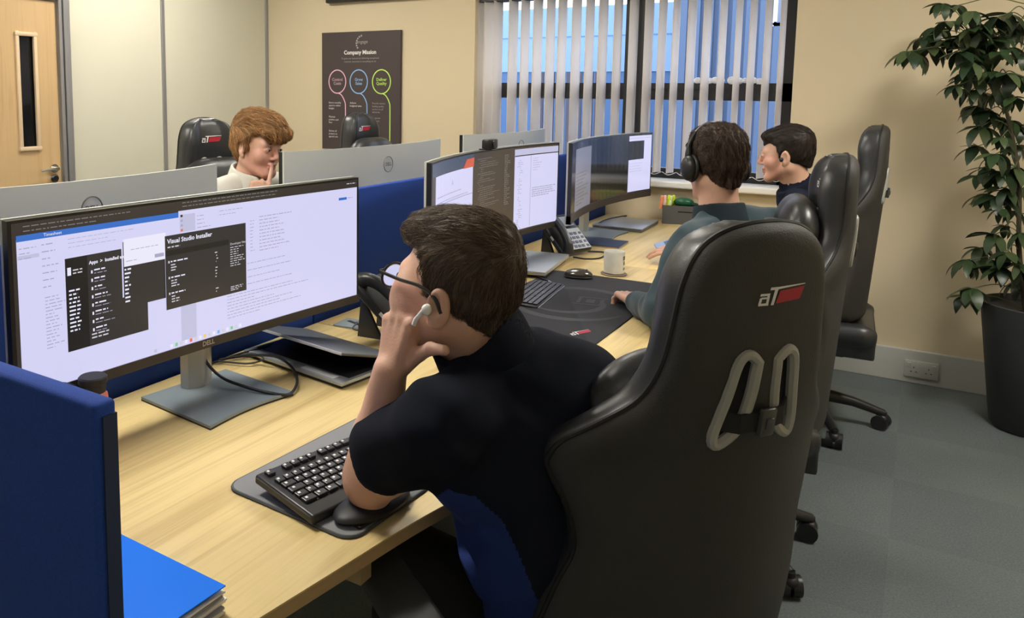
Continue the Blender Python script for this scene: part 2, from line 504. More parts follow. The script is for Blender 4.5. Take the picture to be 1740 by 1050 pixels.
# ------------------------------------------------------------------ poster and screen on the wall
po = empty('wall_poster', (-3.452, WY-0.012, 1.028), 0, 'dark brown company mission poster with three coloured circles on cream wall', 'poster')
Mpo = mat('poster_brown', (0.060, 0.045, 0.045), 0.5)
pw, ph = 0.70, 0.86
B().m(Mpo).box((0, 0, ph/2), (pw, 0.02, ph), bev=0.001).build('poster_panel', po)
def lay(b, y):   # flat layer on poster
    return lambda ox, oz, s=1.0: (lambda x, z: Vector((ox+x*s, y, oz+z*s)))
Mtw = mat('print_white', (0.75, 0.73, 0.70), 0.6); Mtg = mat('print_grey', (0.35, 0.33, 0.33), 0.6)
Cc = [mat('print_pink', (0.80, 0.48, 0.62), 0.6), mat('print_blue', (0.26, 0.50, 0.85), 0.6), mat('print_green', (0.55, 0.80, 0.16), 0.6)]
Cd = [mat('print_mauve', (0.42, 0.26, 0.32), 0.6), mat('print_blue2', (0.20, 0.36, 0.58), 0.6), mat('print_green2', (0.40, 0.60, 0.10), 0.6)]
b = B(); L = lay(b, -0.0115)
b.m(Mtw); add_text(b, 'Company Mission', 0.040, L(0, 0.71), bold=0.0012)
b.m(Mtg); add_text(b, 'To grow our business by delivering exceptional', 0.0175, L(0, 0.668))
add_text(b, 'customer outcomes in everything we do', 0.0175, L(0, 0.645))
add_text(b, 'engage', 0.035, L(0.02, 0.785), shear=0.2)
for k in range(7):
    a0, a1 = rad(100+k*18), rad(112+k*18)
    b.quad(*[Vector((0.03+rr*math.cos(a)*1.1, -0.0115, 0.775+rr*math.sin(a))) for rr, a in ((0.05, a0), (0.062, a0), (0.062, a1), (0.05, a1))])
for k, (x, w1, w2) in enumerate(((-0.205, 'Control', 'Costs'), (-0.01, 'Grow', 'Sales'), (0.19, 'Deliver', 'Quality'))):
    b.m(Cc[k])
    pts = []
    for i in range(49):
        a = rad(-80-360*i/48*1.0); pts.append((x+0.078*math.cos(a), -0.0115, 0.50+0.085*math.sin(a)))
    def ribbon(pts, w):
        for i in range(len(pts)-1):
            p, q = Vector(pts[i]), Vector(pts[i+1]); t = (q-p).normalized(); nrm = Vector((-t.z, 0, t.x))*w/2
            b.quad(p-nrm, q-nrm, q+nrm, p+nrm)
    ribbon(pts, 0.008)
    tail = bez([(x+0.012, -0.0115, 0.416), (x+0.04, -0.0115, 0.40), (x+0.068, -0.0115, 0.355), (x+0.075, -0.0115, 0.30), (x+0.075, -0.0115, 0.0)], 6)
    ribbon(tail, 0.008)
    b.m(Cd[k]); add_text(b, w1, 0.030, L(x, 0.515), bold=0.001); add_text(b, w2, 0.030, L(x, 0.487), bold=0.001)
    b.m(Mtw if k < 2 else Mtg)
    tx = [['Ensure monthly', 'spend is within', 'budget'], ['Maintain', 'positive cash', 'flow'], ['Deliver all', 'projects as', 'agreed cost']] if k == 0 else \
         [['Achieve', 'budgeted sales'], ['Win', 'new work'], ['Retain', 'clients']] if k == 1 else [['Provide market', 'leading quality', 'service on all', 'deliveries'], ['Customer', 'feedback', 'quality'], ['Improve', 'daily']]
    zz = 0.345
    for blk in tx:
        for q, ln in enumerate(blk): add_text(b, ln, 0.018, L(x-0.08, zz-0.021*q), align='LEFT')
        zz -= 0.105
b.build('printed_lettering', po)
tv = empty('wall_television', (-3.30, WY-0.03, 2.10), 0, 'dark screen mounted high on the cream wall above the poster', 'television')
B().m(Mpl).box((0, 0, 0.25), (0.89, 0.045, 0.50), bev=0.006).build('screen_housing', tv)
B().m(mat('dark_screen', (0.015, 0.017, 0.03), 0.15)).box((0, -0.0235, 0.26), (0.86, 0.002, 0.465)).build('display', tv)
# ------------------------------------------------------------------ ceiling light panels
Mlamp = emis('lamp_diffuser', (1.0, 0.93, 0.82), 1.0)
LAMPS = [(-3.55, 3.35, 0.72), (-1.75, 1.1, 0.98), (-1.75, 3.35, 0.52), (-3.55, 1.1, 0.75), (0.65, 3.0, 1.05), (0.4, -0.6, 0.12)]  # last panel is an added fill that lifts the dark chair backs
def lamp_mat(s):
    nm = 'lamp_diffuser_%.2f' % s
    return emis(nm, (1.0, 0.95, 0.86), 42.0*s)
for i, (x, y, s) in enumerate(LAMPS):  # the unseen panel beside the chairs is added to brighten the right-hand wall
    l = empty('ceiling_light', (x, y, CZ), 0, 'ceiling light panel '+('above the door side of the room', 'above the nearest monitor', 'above the desk with the black mat', 'in the ceiling corner left of the photographer', 'above the floor beside the chairs, added to brighten the wall', 'behind the photographer, added as fill for the chair backs')[i], 'ceiling light', 'ceiling light panels')
    B().m(Mwhite).box((0, 0, -0.006), (0.62, 0.62, 0.012)).build('light_frame', l)
    B().m(lamp_mat(s)).box((0, 0, -0.016), (0.56, 0.56, 0.008)).build('diffuser', l)
# ------------------------------------------------------------------ outside
Mcy = mat('cladding_pale_blue', (0.30, 0.46, 0.66), 0.6, noise=(0.8, 0.05))
Mmb = mat('cladding_mid_blue', (0.10, 0.19, 0.34), 0.6)
Mdb = mat('cladding_steel_blue', (0.12, 0.17, 0.26), 0.6)
struct('ground_outside', B().m(mat('yard_asphalt', (0.10, 0.13, 0.19), 0.9)).box((-5, 22, -0.3), (60, 34, 0.1)))
bd = empty('blue_warehouse', (-6.6, 17, -0.25), 0, 'pale blue clad warehouse seen through left half of the blind', 'building')
b = B().m(Mcy); b.box((0, 0, 1.85+0.95), (7.0, 2, 1.32)); b.build('cladding', bd)
B().m(mat('cladding_seam', (0.15, 0.30, 0.50), 0.6)).box((0, -1.005, 2.86), (7.0, 0.02, 0.02)).build('seam', bd)
b = B().m(Mmb); b.box((0, 0.02, 1.1), (7.0, 1.98, 2.1)); b.build('lower_wall', bd)
bd = empty('steel_blue_unit', (-0.23, 14.4, -0.25), 0, 'darker steel blue ribbed unit seen through right half of the blind', 'building')
b = B().m(Mdb)
for k in range(32):
    h_ = 4.4 if k < 7 else 2.8
    b.box((-3.1+k*0.2, 0, h_/2), (0.12, 2.06, h_))
b.box((-2.5, 0.03, 2.2), (1.4, 2.0, 4.4)); b.box((0.7, 0.03, 1.4), (5.0, 2.0, 2.8)); b.build('ribbed_cladding', bd)
B().m(Mwhite).box((-1.75, -1.0, 3.0), (0.05, 0.06, 0.5)).box((-1.45, -1.0, 3.0), (0.05, 0.06, 0.5)).box((-1.6, -1.0, 2.76), (0.35, 0.06, 0.05)).build('window_frame', bd)
b = B().m(Mdb)
fe = empty('yard_fence', (-5.2, 13.2, -0.25), 0, 'brown slatted fence panel outside behind the parked vehicles', 'fence')
b = B().m(mat('fence_brown', (0.11, 0.095, 0.11), 0.8))
for k in range(12): b.box((-0.55+k*0.1, 0, 1.1), (0.07, 0.03, 1.9))
b.build('slats', fe)
for z in (0.5, 1.7): B().m(mat('fence_rail', (0.10, 0.085, 0.09), 0.8)).box((0, 0.03, z), (1.2, 0.03, 0.08)).build('rail', fe)

for k, (x, w, lb) in enumerate(((-1.06, 0.13, 'crumpled white cloth on the window transom, left of two'), (-0.86, 0.15, 'crumpled white cloth on the window transom, right of two'))):
    t_ = empty('white_cloth', (x, WY+0.136, 1.520), 0, lb, 'cloth')
    b = B().m(mat('cloth_white', (0.9, 0.92, 0.95), 0.8))
    rr = random.Random(k)
    for q in range(5): b.ball((-w/2+w*q/4, rr.uniform(-.004, .004), 0.014+rr.uniform(0, .008)), (w*0.17, 0.014, 0.014+rr.uniform(0, .012)), n=14)
    b.build('folded_cloth', t_, True)
# ------------------------------------------------------------------ desks
DZ = 0.73
Msilver = mat('silver_metal', (0.42, 0.43, 0.44), 0.35, 0.7)
Mstand = mat('monitor_stand_grey', (0.25, 0.30, 0.33), 0.42, 0.35)
Mcol = mat('monitor_column', (0.45, 0.44, 0.41), 0.4, 0.5)
Mback = mat('monitor_back_silver', (0.56, 0.58, 0.56), 0.40, 0.15)
Mbez = mat('bezel_black', (0.018, 0.018, 0.018), 0.3)
Mchin = mat('bezel_chin_brown_black', (0.045, 0.036, 0.033), 0.4)
Mblue = mat('screen_fabric_blue', (0.012, 0.052, 0.29), 0.92, bump=(900, 0.5), noise=(300, 0.12), sheen=0.0)
Mgrom = mat('cable_flap_grey', (0.22, 0.26, 0.28), 0.45)

def desk(y0, near, label, wave):
    xb = -1.575 if near else -1.635
    sgn = 1 if near else -1
    d = empty('desk', (xb, y0, 0), 0, label, 'desk')
    W = 1.398
    if near:
        fr = [(0.80, 0.0), (0.83, 0.15), (0.86, 0.36), (0.895, 0.60), (0.96, 0.88), (1.02, 1.15), (1.045, W)] if wave else \
             [(1.03, 0.0), (1.0, 0.3), (0.98, 0.7), (0.98, 1.1), (0.98, W)]
    else:
        fr = [(-0.80, 0.0), (-0.80, 0.7), (-0.80, W)]
    fp = [(v.x, v.y) for v in bez([(x, y, 0) for x, y in fr], 6)]
    poly = [(0, 0)] + fp + [(0, W)]
    if not near: poly = poly[::-1]
    B().m(Mdesk).prism(poly, DZ-0.025, DZ, bev=0.0015).build('worktop', d, True)
    # darker edging band along the front
    b = B().m(Mdeskedge)
    for i in range(len(fp)-1):
        p, q = Vector((*fp[i], 0)), Vector((*fp[i+1], 0)); t = (q-p).normalized(); n_ = Vector((t.y, -t.x, 0))*0.0012*sgn
        b.quad(p+n_+Vector((0, 0, DZ-0.024)), q+n_+Vector((0, 0, DZ-0.024)), q+n_+Vector((0, 0, DZ-0.002)), p+n_+Vector((0, 0, DZ-0.002)))
    bmesh.ops.remove_doubles(b.bm, verts=b.bm.verts, dist=1e-5)
    b.build('front_edging', d)
    for yy in (0.05, W-0.05):
        b = B().m(Msilver)
        b.box((sgn*0.36, yy, DZ-0.045), (0.66, 0.04, 0.038), bev=0.004)
        b.box((sgn*0.30, yy, 0.35), (0.07, 0.05, 0.66), bev=0.006)
        b.box((sgn*0.36, yy, 0.02), (0.72, 0.06, 0.04), bev=0.008)
        b.build('leg', d, True)
    B().m(mat('modesty_panel', (0.30, 0.20, 0.09), 0.5)).box((sgn*0.10, W/2, 0.52), (0.018, W-0.2, 0.34)).build('modesty_panel', d)
    return d
dk1 = desk(0.545, True, 'maple desk nearest the camera with a wavy front edge', True)
desk(1.947, True, 'maple desk with the black logo desk mat on it', False)
desk(3.349, True, 'maple desk under the window holding the pen caddy', False)
desk(0.545, False, 'far side desk behind the divider, nearest the door', False)
desk(1.947, False, 'far side desk where the man in white shirt sits', False)
desk(3.349, False, 'far side desk nearest the window and poster', False)
B().m(mat('bracket_wood', (0.42, 0.31, 0.16), 0.5)).box((0.80, 0.475, DZ-0.05), (0.10, 0.03, 0.05)).build('support_block', dk1)
for k, (x, y, r) in enumerate(((-1.48, 1.785, 4), (-1.463, 1.99, 4))):
    f = B().m(Mgrom).box((x+1.575, y-0.545, DZ+0.003), (0.105, 0.085, 0.006), rot=(0, 0, rad(r)), bev=0.002).build('cable_flap', dk1, True)
    B().m(Mpl).box((x+1.575, y-0.545, DZ+0.0066), (0.012, 0.06, 0.0012), rot=(0, 0, rad(r+68))).build('slot', f)
# grey wires under flaps are separate things below
def divider(y0, y1, label):
    d = empty('divider_screen', (-1.605, (y0+y1)/2, 0.70), 0, label, 'desk divider')
    B().m(Mblue).box((0, 0, 0.2225), (0.028, y1-y0-0.002, 0.425), bev=0.006, seg=3).build('fabric_panel', d, True)
    return d
divider(0.545, 1.945, 'blue fabric desk divider behind the big nearest monitor')
divider(1.947, 3.347, 'blue fabric desk divider behind the bottles and desk phones')
divider(3.349, 4.75, 'blue fabric desk divider nearest the window')
d = empty('end_screen', (-1.16, 0.525, 0.72), 0, 'dark blue fabric end screen standing at the near end of the desk', 'desk divider')
B().m(Mblue).box((-0.0, 0, 0.205), (0.885, 0.030, 0.41), bev=0.006, seg=3).build('fabric_panel', d, True)
b = B().m(mat('screen_edge_trim', (0.015, 0.028, 0.07), 0.6)).box((0.4435, 0.004, 0.2), (0.003, 0.018, 0.39)); b.build('edge_trim', d)
B().m(Mpl).box((0.452, 0.036, 0.085), (0.03, 0.03, 0.01), bev=0.002).build('clamp_tab', d)

# ------------------------------------------------------------------ monitors
Elav = emis('px_lavender', (0.71, 0.70, 0.98), 0.92)
Ewht = emis('px_white', (0.86, 0.85, 1.0), 0.95)
Egry = emis('px_grey', (0.45, 0.45, 0.62), 0.85)
Epan = emis('px_pane', (0.58, 0.58, 0.80), 0.90)
Edrk = emis('px_dark', (0.028, 0.025, 0.026), 1.0)
Edk2 = emis('px_darker', (0.011, 0.010, 0.011), 1.0)
Ebar = emis('px_bar', (0.035, 0.028, 0.024), 1.0)
Eblu = emis('px_blue', (0.035, 0.17, 0.62), 0.9)
Ebrn = emis('px_brown', (0.055, 0.042, 0.032), 1.0)
Eora = emis('px_orange', (0.70, 0.12, 0.05), 0.9)
Etxt = emis('px_text', (0.62, 0.60, 0.66), 1.0)
Edim = emis('px_dimtext', (0.16, 0.14, 0.12), 1.0)
Estl = emis('px_steel', (0.05, 0.075, 0.12), 1.0)
Ecol = [emis('px_red', (0.8, 0.15, 0.1), 1), emis('px_green', (0.2, 0.6, 0.25), 1), emis('px_azure', (0.15, 0.45, 0.9), 1), emis('px_yellow', (0.85, 0.6, 0.15), 1)]

def monitor(P, Q, zb, zt, sag, label, tilt=0.0, base=None, chin=0.03, back_logo=False, cam_=False, foot=DZ, lowz=None):
    """P,Q: ends of the panel as seen by its user (left, right), XY."""
    P = Vector((*P, 0)); Q = Vector((*Q, 0)); c = (P+Q)/2; W = (Q-P).length; H = zt-zb
    ang = math.atan2((Q-P).y, (Q-P).x)
    o = empty('monitor', (c.x, c.y, foot), ang, label, 'monitor')
    def F(u, v, d=0.0):      # u 0..1, v 0..1, d distance in front of the glass
        s = 2*u-1
        return Vector((s*W/2, sag*(1-s*s)-d-(0 if sag == 0 else 0), zb-foot+v*H))
    N = 24
    def slab(b, u0, u1, v0, v1, d0, d1, n=N):
        """curved slab from depth d0 (front) to d1 (back)"""
        rows = []
        for i in range(n+1):
            u = u0+(u1-u0)*i/n
            rows.append([b.bm.verts.new(F(u, v, d)) for v, d in ((v0, d0), (v1, d0), (v1, d1), (v0, d1))])
        fs = []
        for i in range(n):
            for k in range(4):
                l = (k+1) % 4
                fs.append(b.bm.faces.new((rows[i][k], rows[i][l], rows[i+1][l], rows[i+1][k])))
        fs.append(b.bm.faces.new(rows[0][::-1])); fs.append(b.bm.faces.new(rows[-1]))
        b._set(fs)
    b = B().m(Mbez); slab(b, 0, 1, 0, 1, 0, -0.018); b.build('bezel', o, True, 30)
    if chin:
        b = B().m(Mchin); slab(b, 0.0, 1.0, -0.005, chin/H, 0.004, -0.02); b.build('chin', o, True, 30)
    b = B().m(Mback)
    slab(b, 0.0, 1.0, 0.0, 1.006, -0.018, -0.026)
    b.build('back_cover', o, True, 30)
    mid = F(0.5, 0.32)
    b = B().m(Mback).box((0, mid.y+0.036, mid.z), (0.30, 0.03, 0.16), bev=0.012); b.build('rear_bulge', o, True)
    # stand
    cy = mid.y+0.085
    b = B().m(Mcol)
    w_, t_ = 0.042, 0.022
    b.prism([(-w_, 0), (w_, 0), (w_*0.85, -t_), (w_*0.2, -t_*1.6), (-w_*0.2, -t_*1.6), (-w_*0.85, -t_)], 0.008, mid.z+0.03, mtx=Matrix.Translation((0, cy+0.01, 0)), bev=0.004)
    b.box((0, mid.y+0.055, mid.z), (0.09, 0.07, 0.09), bev=0.006)
    b.build('stand_column', o, True, 35)
    bx = base or [(-0.14, cy+0.05), (0.13, cy+0.05), (0.125, cy-0.20), (-0.135, cy-0.20)]
    poly = []
    n_ = len(bx)
    A_, B_, C_, D_ = [Vector((x, y, 0)) for x, y in bx]
    poly += [A_, B_]
    for k in range(0, 9): # concave front edge
        t = k/8; p = C_.lerp(D_, t); p.y += 0.014*math.sin(PI*t); poly.append(p)
    poly = [(p.x, p.y) for p in poly][::-1]
    s_ = B().m(Mstand).prism(poly, 0.004, 0.010).build('stand_base', o)
    B().m(Mpl).prism(poly, 0.0, 0.004).build('rubber_sole', s_)
    if back_logo:
        b = B().m(mat('logo_chrome', (0.20, 0.20, 0.19), 0.3, 0.8))
        lz = 0.79*H+zb-foot; ly = F(0.5, 0.5).y+0.0265
        ring = [(0.032*math.cos(a), ly, lz+0.032*math.sin(a)) for a in np.linspace(0, 2*PI, 33)[:-1]]
        b.tube(ring, 0.0016, n=6, closed=True)
        add_text(b, 'DELL', 0.020, lambda x, z: Vector((-x, ly+0.001, lz+z)), bold=0.0006)
        b.build('logo', o)
    return o, F, W, H

class Scr:
    """flat picture elements lying on the glass, one mesh"""
    def __init__(s, F, W, H):
        s.b = B(); s.F, s.W, s.H = F, W, H; s.k = 0
    def rect(s, m, u0, v0, u1, v1, lay=1):
        s.b.m(m); n = max(1, int((u1-u0)*24)); d = 0.0004+0.0004*lay
        fs = []
        L = [[s.b.bm.verts.new(s.F(u0+(u1-u0)*i/n, v, d)) for v in (v0, v1)] for i in range(n+1)]
        for i in range(n):
            fs.append(s.b.bm.faces.new((L[i][0], L[i+1][0], L[i+1][1], L[i][1])))
        s.b._set(fs); return s
    def text(s, m, t, u, v, size, align='LEFT', lay=3, bold=0.0):
        s.b.m(m); add_text(s.b, t, size, lambda x, y: s.F(u+x/s.W, v+y/s.H, 0.0004+0.0004*lay), align=align, bold=bold); return s
    def lines(s, m, u0, v0, u1, v1, n, h=0.006, lay=3, fill=(0.3, 1.0), seed=1, gap=0.0):
        r = random.Random(seed)
        for i in range(n):
            v = v1-(v1-v0)*(i+0.5)/n
            u = u0+r.random()*gap
            e = u0+(u1-u0)*r.uniform(*fill)
            while u < e:       # words
                w = r.uniform(0.004, 0.016); 
                s.rect(m, u, v-h/2, min(u+w, e), v+h/2, lay); u += w+0.003
        return s
    def done(s, parent): return s.b.build('display', parent)

# --- nearest monitor
# M1 foot
o, F, W, H = monitor((-1.40, 0.828), (-1.333, 1.832), 0.862, 1.220, 0.012, 'huge lit monitor nearest the camera showing white windows and two dark windows',
                     base=[(-0.135, 0.135), (0.115, 0.125), (0.11, -0.125), (-0.145, -0.125)], chin=0.020)
s = Scr(F, W, H)
s.rect(Ebar, 0.008, 0.05, 0.994, 0.985, 0)
s.rect(Elav, 0.016, 0.055, 0.39, 0.895, 1)
s.rect(Elav, 0.389, 0.055, 0.992, 0.925, 1)
s.rect(Eblu, 0.016, 0.885, 0.389, 0.918, 2)
s.text(Ewht, 'Timesheet', 0.07, 0.902, 0.009)
Etab = emis('px_tab', (0.20, 0.19, 0.19), 1.0)
s.lines(Etab, 0.03, 0.925, 0.30, 0.975, 2, 0.005, 2, (0.5, 1.0), 5)
s.lines(Etab, 0.40, 0.94, 0.72, 0.985, 2, 0.005, 2, (0.5, 1.0), 6)
s.lines(Etxt, 0.95, 0.945, 0.99, 0.975, 1, 0.006, 2, (0.9, 1.0), 7)
s.rect(Epan, 0.017, 0.79, 0.06, 0.81, 2)
s.lines(Egry, 0.02, 0.78, 0.055, 0.86, 3, 0.005, 3, (0.5, 1), 8)
s.lines(Egry, 0.065, 0.60, 0.105, 0.87, 7, 0.006, 3, (0.4, 1), 9)
s.lines(Egry, 0.068, 0.27, 0.11, 0.57, 16, 0.005, 3, (0.4, 1), 10)
s.lines(Egry, 0.12, 0.80, 0.33, 0.87, 3, 0.003, 3, (0.4, 1), 11)
# dark window (installed apps)
s.rect(Edrk, 0.244, 0.395, 0.35, 0.79, 2)
s.rect(Edk2, 0.112, 0.225, 0.240, 0.752, 3)
s.rect(Edrk, 0.235, 0.225, 0.302, 0.46, 3).rect(Edrk, 0.16, 0.225, 0.240, 0.752, 4)
s.text(Ewht, 'Apps  >  Installed apps', 0.164, 0.705, 0.0098, lay=5, bold=0.0003)
s.rect(Ewht, 0.116, 0.655, 0.124, 0.70, 5)
s.lines(Etxt, 0.128, 0.655, 0.155, 0.69, 2, 0.007, 5, (0.6, 1), 12)
s.lines(Ewht, 0.118, 0.33, 0.145, 0.58, 11, 0.009, 5, (0.6, 1), 13)
for k in range(8):
    v = 0.65-0.048*k
    s.rect(Ewht, 0.168, v-0.008, 0.1715, v+0.010, 5)
    s.lines(Ewht, 0.175, v, v*0+0.205, v+0.02, 1, 0.008, 5, (0.5, 1), 20+k)
    s.lines(Egry, 0.175, v-0.018, 0.22, v, 1, 0.004, 5, (0.5, 1), 30+k)
s.lines(Etxt, 0.165, 0.26, 0.21, 0.30, 2, 0.008, 5, (0.6, 1), 14)
s.lines(Ewht, 0.246, 0.42, 0.262, 0.66, 10, 0.010, 5, (0.5, 1), 15)
# white dialog
s.rect(Ewht, 0.245, 0.642, 0.352, 0.805, 6)
s.lines(Egry, 0.262, 0.73, 0.335, 0.745, 1, 0.004, 7, (0.9, 1), 16).lines(Egry, 0.25, 0.665, 0.28, 0.68, 1, 0.004, 7, (0.9, 1), 17)
s.rect(Egry, 0.322, 0.662, 0.346, 0.684, 7)
# installer window
s.rect(Edrk, 0.349, 0.317, 0.584, 0.783, 8)
s.text(Ewht, 'Visual Studio Installer', 0.355, 0.745, 0.0145, lay=9, bold=0.0003)
s.rect(Edk2, 0.352, 0.655, 0.53, 0.69, 9)
for k in range(3):
    v = 0.61-0.10*k
    s.rect(Etxt, 0.356, v, 0.360, v+0.014, 10)
    s.lines(Ewht, 0.363, v, 0.41, v+0.016, 1, 0.008, 10, (0.8, 1), 40+k)
    s.lines(Etxt, 0.363, v-0.055, 0.385, v-0.005, 3, 0.007, 10, (0.4, 1), 50+k)
    s.lines(Etxt, 0.485, v-0.06, 0.502, v+0.02, 4, 0.007, 10, (0.3, 0.8), 60+k, gap=0.008)
s.lines(Etxt, 0.355, 0.70, 0.39, 0.72, 1, 0.008, 10, (0.9, 1), 18)
s.text(Etxt, 'Developer News', 0.534, 0.655, 0.008, lay=10)
s.lines(Etxt, 0.534, 0.50, 0.58, 0.64, 9, 0.005, 10, (0.5, 1), 19)
s.lines(Etxt, 0.534, 0.335, 0.58, 0.37, 3, 0.005, 10, (0.5, 1), 21)
# right hand page
s.rect(Epan, 0.392, 0.79, 0.435, 0.90, 2).rect(Epan, 0.39, 0.09, 0.433, 0.315, 2)
for k in range(4): s.rect((Edrk, Egry, Egry, Ecol[0])[k], 0.394, 0.885-0.03*k, 0.40, 0.90-0.03*k, 3)
s.lines(Egry, 0.44, 0.79, 0.48, 0.89, 4, 0.005, 3, (0.4, 1), 22)
s.lines(Egry, 0.505, 0.85, 0.58, 0.90, 2, 0.004, 3, (0.4, 1), 23)
s.lines(Egry, 0.60, 0.57, 0.615, 0.80, 10, 0.005, 3, (0.4, 1), 24)
s.lines(Egry, 0.63, 0.56, 0.745, 0.82, 11, 0.006, 3, (0.5, 1), 25)
s.lines(Egry, 0.59, 0.33, 0.80, 0.52, 4, 0.005, 3, (0.5, 1), 26)
s.lines(Egry, 0.525, 0.14, 0.80, 0.31, 8, 0.005, 3, (0.3, 1), 27)
s.rect(Eblu, 0.918, 0.838, 0.95, 0.858, 3).lines(Egry, 0.955, 0.84, 0.975, 0.858, 1, 0.006, 3, (0.9, 1), 28)
s.rect(Edk2, 0.008, 0.048, 0.994, 0.052, 3).rect(Ebar, 0.32, 0.055, 0.60, 0.10, 0)
for k in range(16): s.rect((Ewht, Ecol[k % 4], Etxt)[k % 3], 0.358+0.0135*k, 0.068, 0.365+0.0135*k, 0.090, 4)
s.rect(Epan, 0.315, 0.068, 0.322, 0.09, 4)
s.done(o)
b = B().m(mat('mark_grey', (0.45, 0.42, 0.38), 0.4)); add_text(b, 'DELL', 0.016, lambda x, y: F(0.464+x/W, 0.028+y/H, 0.0046), bold=0.0004); b.build('brand_mark', o)
b = B().m(Mpl).box((0.035, 0.102, 0.105), (0.022, 0.02, 0.05), bev=0.004); b.build('cable_clip', o, True)

# --- second monitor
o, F, W, H = monitor((-1.27, 2.13), (-1.35, 3.37), 0.868, 1.243, 0.08, 'curved lit monitor with a webcam on top, behind the front man\'s head', chin=0.016)
s = Scr(F, W, H)
s.rect(Ebrn, 0.008, 0.05, 0.992, 0.985, 0)
s.rect(Estl, 0.008, 0.87, 0.39, 0.985, 1)
s.rect(Elav, 0.045, 0.30, 0.385, 0.865, 2)
s.b.m(Eora); 
s.b.quad(F(0.30, 0.862, 0.003), F(0.388, 0.862, 0.003), F(0.392, 0.95, 0.003), F(0.33, 0.945, 0.003))
s.text(Egry, 'A', 0.20, 0.76, 0.03); s.lines(Egry, 0.06, 0.60, 0.37, 0.70, 2, 0.010, 3, (0.3, 1), 71)
s.rect(Egry, 0.05, 0.60, 0.385, 0.608, 3)
s.lines(Edim, 0.42, 0.38, 0.60, 0.93, 26, 0.008, 3, (0.1, 1), 72, gap=0.03)
s.lines(Edim, 0.63, 0.38, 0.68, 0.93, 26, 0.012, 3, (0.3, 0.9), 73)
s.rect(Elav, 0.703, 0.05, 0.992, 0.965, 2)
s.rect(Epan, 0.703, 0.90, 0.992, 0.965, 3).rect(Edrk, 0.703, 0.885, 0.992, 0.897, 4).rect(Egry, 0.813, 0.08, 0.816, 0.885, 4)
s.lines(Egry, 0.72, 0.12, 0.79, 0.85, 32, 0.007, 4, (0.2, 0.6), 74, gap=0.02)
s.lines(Egry, 0.83, 0.70, 0.92, 0.86, 6, 0.006, 4, (0.1, 0.7), 75)
s.lines(Egry, 0.825, 0.40, 0.98, 0.52, 5, 0.012, 4, (0.7, 1), 76)
s.rect(Edrk, 0.703, 0.05, 0.992, 0.066, 4)
s.done(o)
# webcam sits on the monitor
wc = empty('webcam', (-1.352, 2.69, 1.249), rad(92), 'small black webcam perched on the second monitor', 'webcam')
B().m(Mpl).box((0, 0.0, 0.022), (0.085, 0.03, 0.036), bev=0.006).build('camera_body', wc, True)
B().m(Mbez).cyl((-0.0, -0.02, 0.022), (0, -0.014, 0.022), 0.012).build('lens', wc, True)
B().m(Mpl).box((0, 0.004, 0.002), (0.05, 0.06, 0.005), bev=0.002).build('mount_clip', wc)

# --- third monitor
o, F, W, H = monitor((-1.30, 3.40), (-1.30, 4.656), 0.875, 1.240, 0.08, 'curved monitor by the window, mostly dark with a white strip right', chin=0.035)
s = Scr(F, W, H)
Mgl = mat('screen_dark_glass', (0.02, 0.022, 0.026), 0.12, spec=0.8)
s.rect(Mgl, 0.008, 0.10, 0.992, 0.985, 0)
E3 = emis('px_dim_pane', (0.24, 0.24, 0.30), 0.8)
s.rect(E3, 0.095, 0.10, 0.36, 0.90, 1)
s.lines(Edim, 0.12, 0.15, 0.34, 0.60, 10, 0.02, 3, (0.5, 1), 80)
s.rect(Elav, 0.79, 0.11, 0.992, 0.965, 2).rect(Mgl, 0.788, 0.60, 0.928, 0.885, 3)
s.rect(Egry, 0.79, 0.925, 0.992, 0.93, 4)
s.lines(Egry, 0.80, 0.40, 0.97, 0.56, 4, 0.005, 4, (0.5, 1), 81)
s.done(o)

# --- far row, seen from behind: user's left is +Y
monitor((-1.95, 1.86), (-1.95, 0.80), 0.865, 1.221, 0.08, 'silver back of far side monitor, leftmost, beside the seated man', back_logo=True, chin=0)
monitor((-1.94, 3.29), (-1.96, 2.20), 0.875, 1.240, 0.08, 'silver back of far side monitor right of the seated man', back_logo=True, chin=0)
monitor((-1.93, 4.52), (-1.95, 3.54), 0.885, 1.247, 0.08, 'silver back of far side monitor under the window blind', back_logo=True, chin=0)
# ------------------------------------------------------------------ things on the near desk
Mkb = mat('keyboard_black', (0.022, 0.022, 0.024), 0.35)
Mkey = mat('keycap_black', (0.028, 0.028, 0.030), 0.30)
Mkl = mat('key_print', (0.75, 0.76, 0.78), 0.5)
Mlap = mat('laptop_silver', (0.40, 0.43, 0.47), 0.35, 0.55)
Mlapd = mat('laptop_dark_inside', (0.02, 0.02, 0.022), 0.4)
Mpaper = mat('paper_white', (0.85, 0.84, 0.82), 0.8)

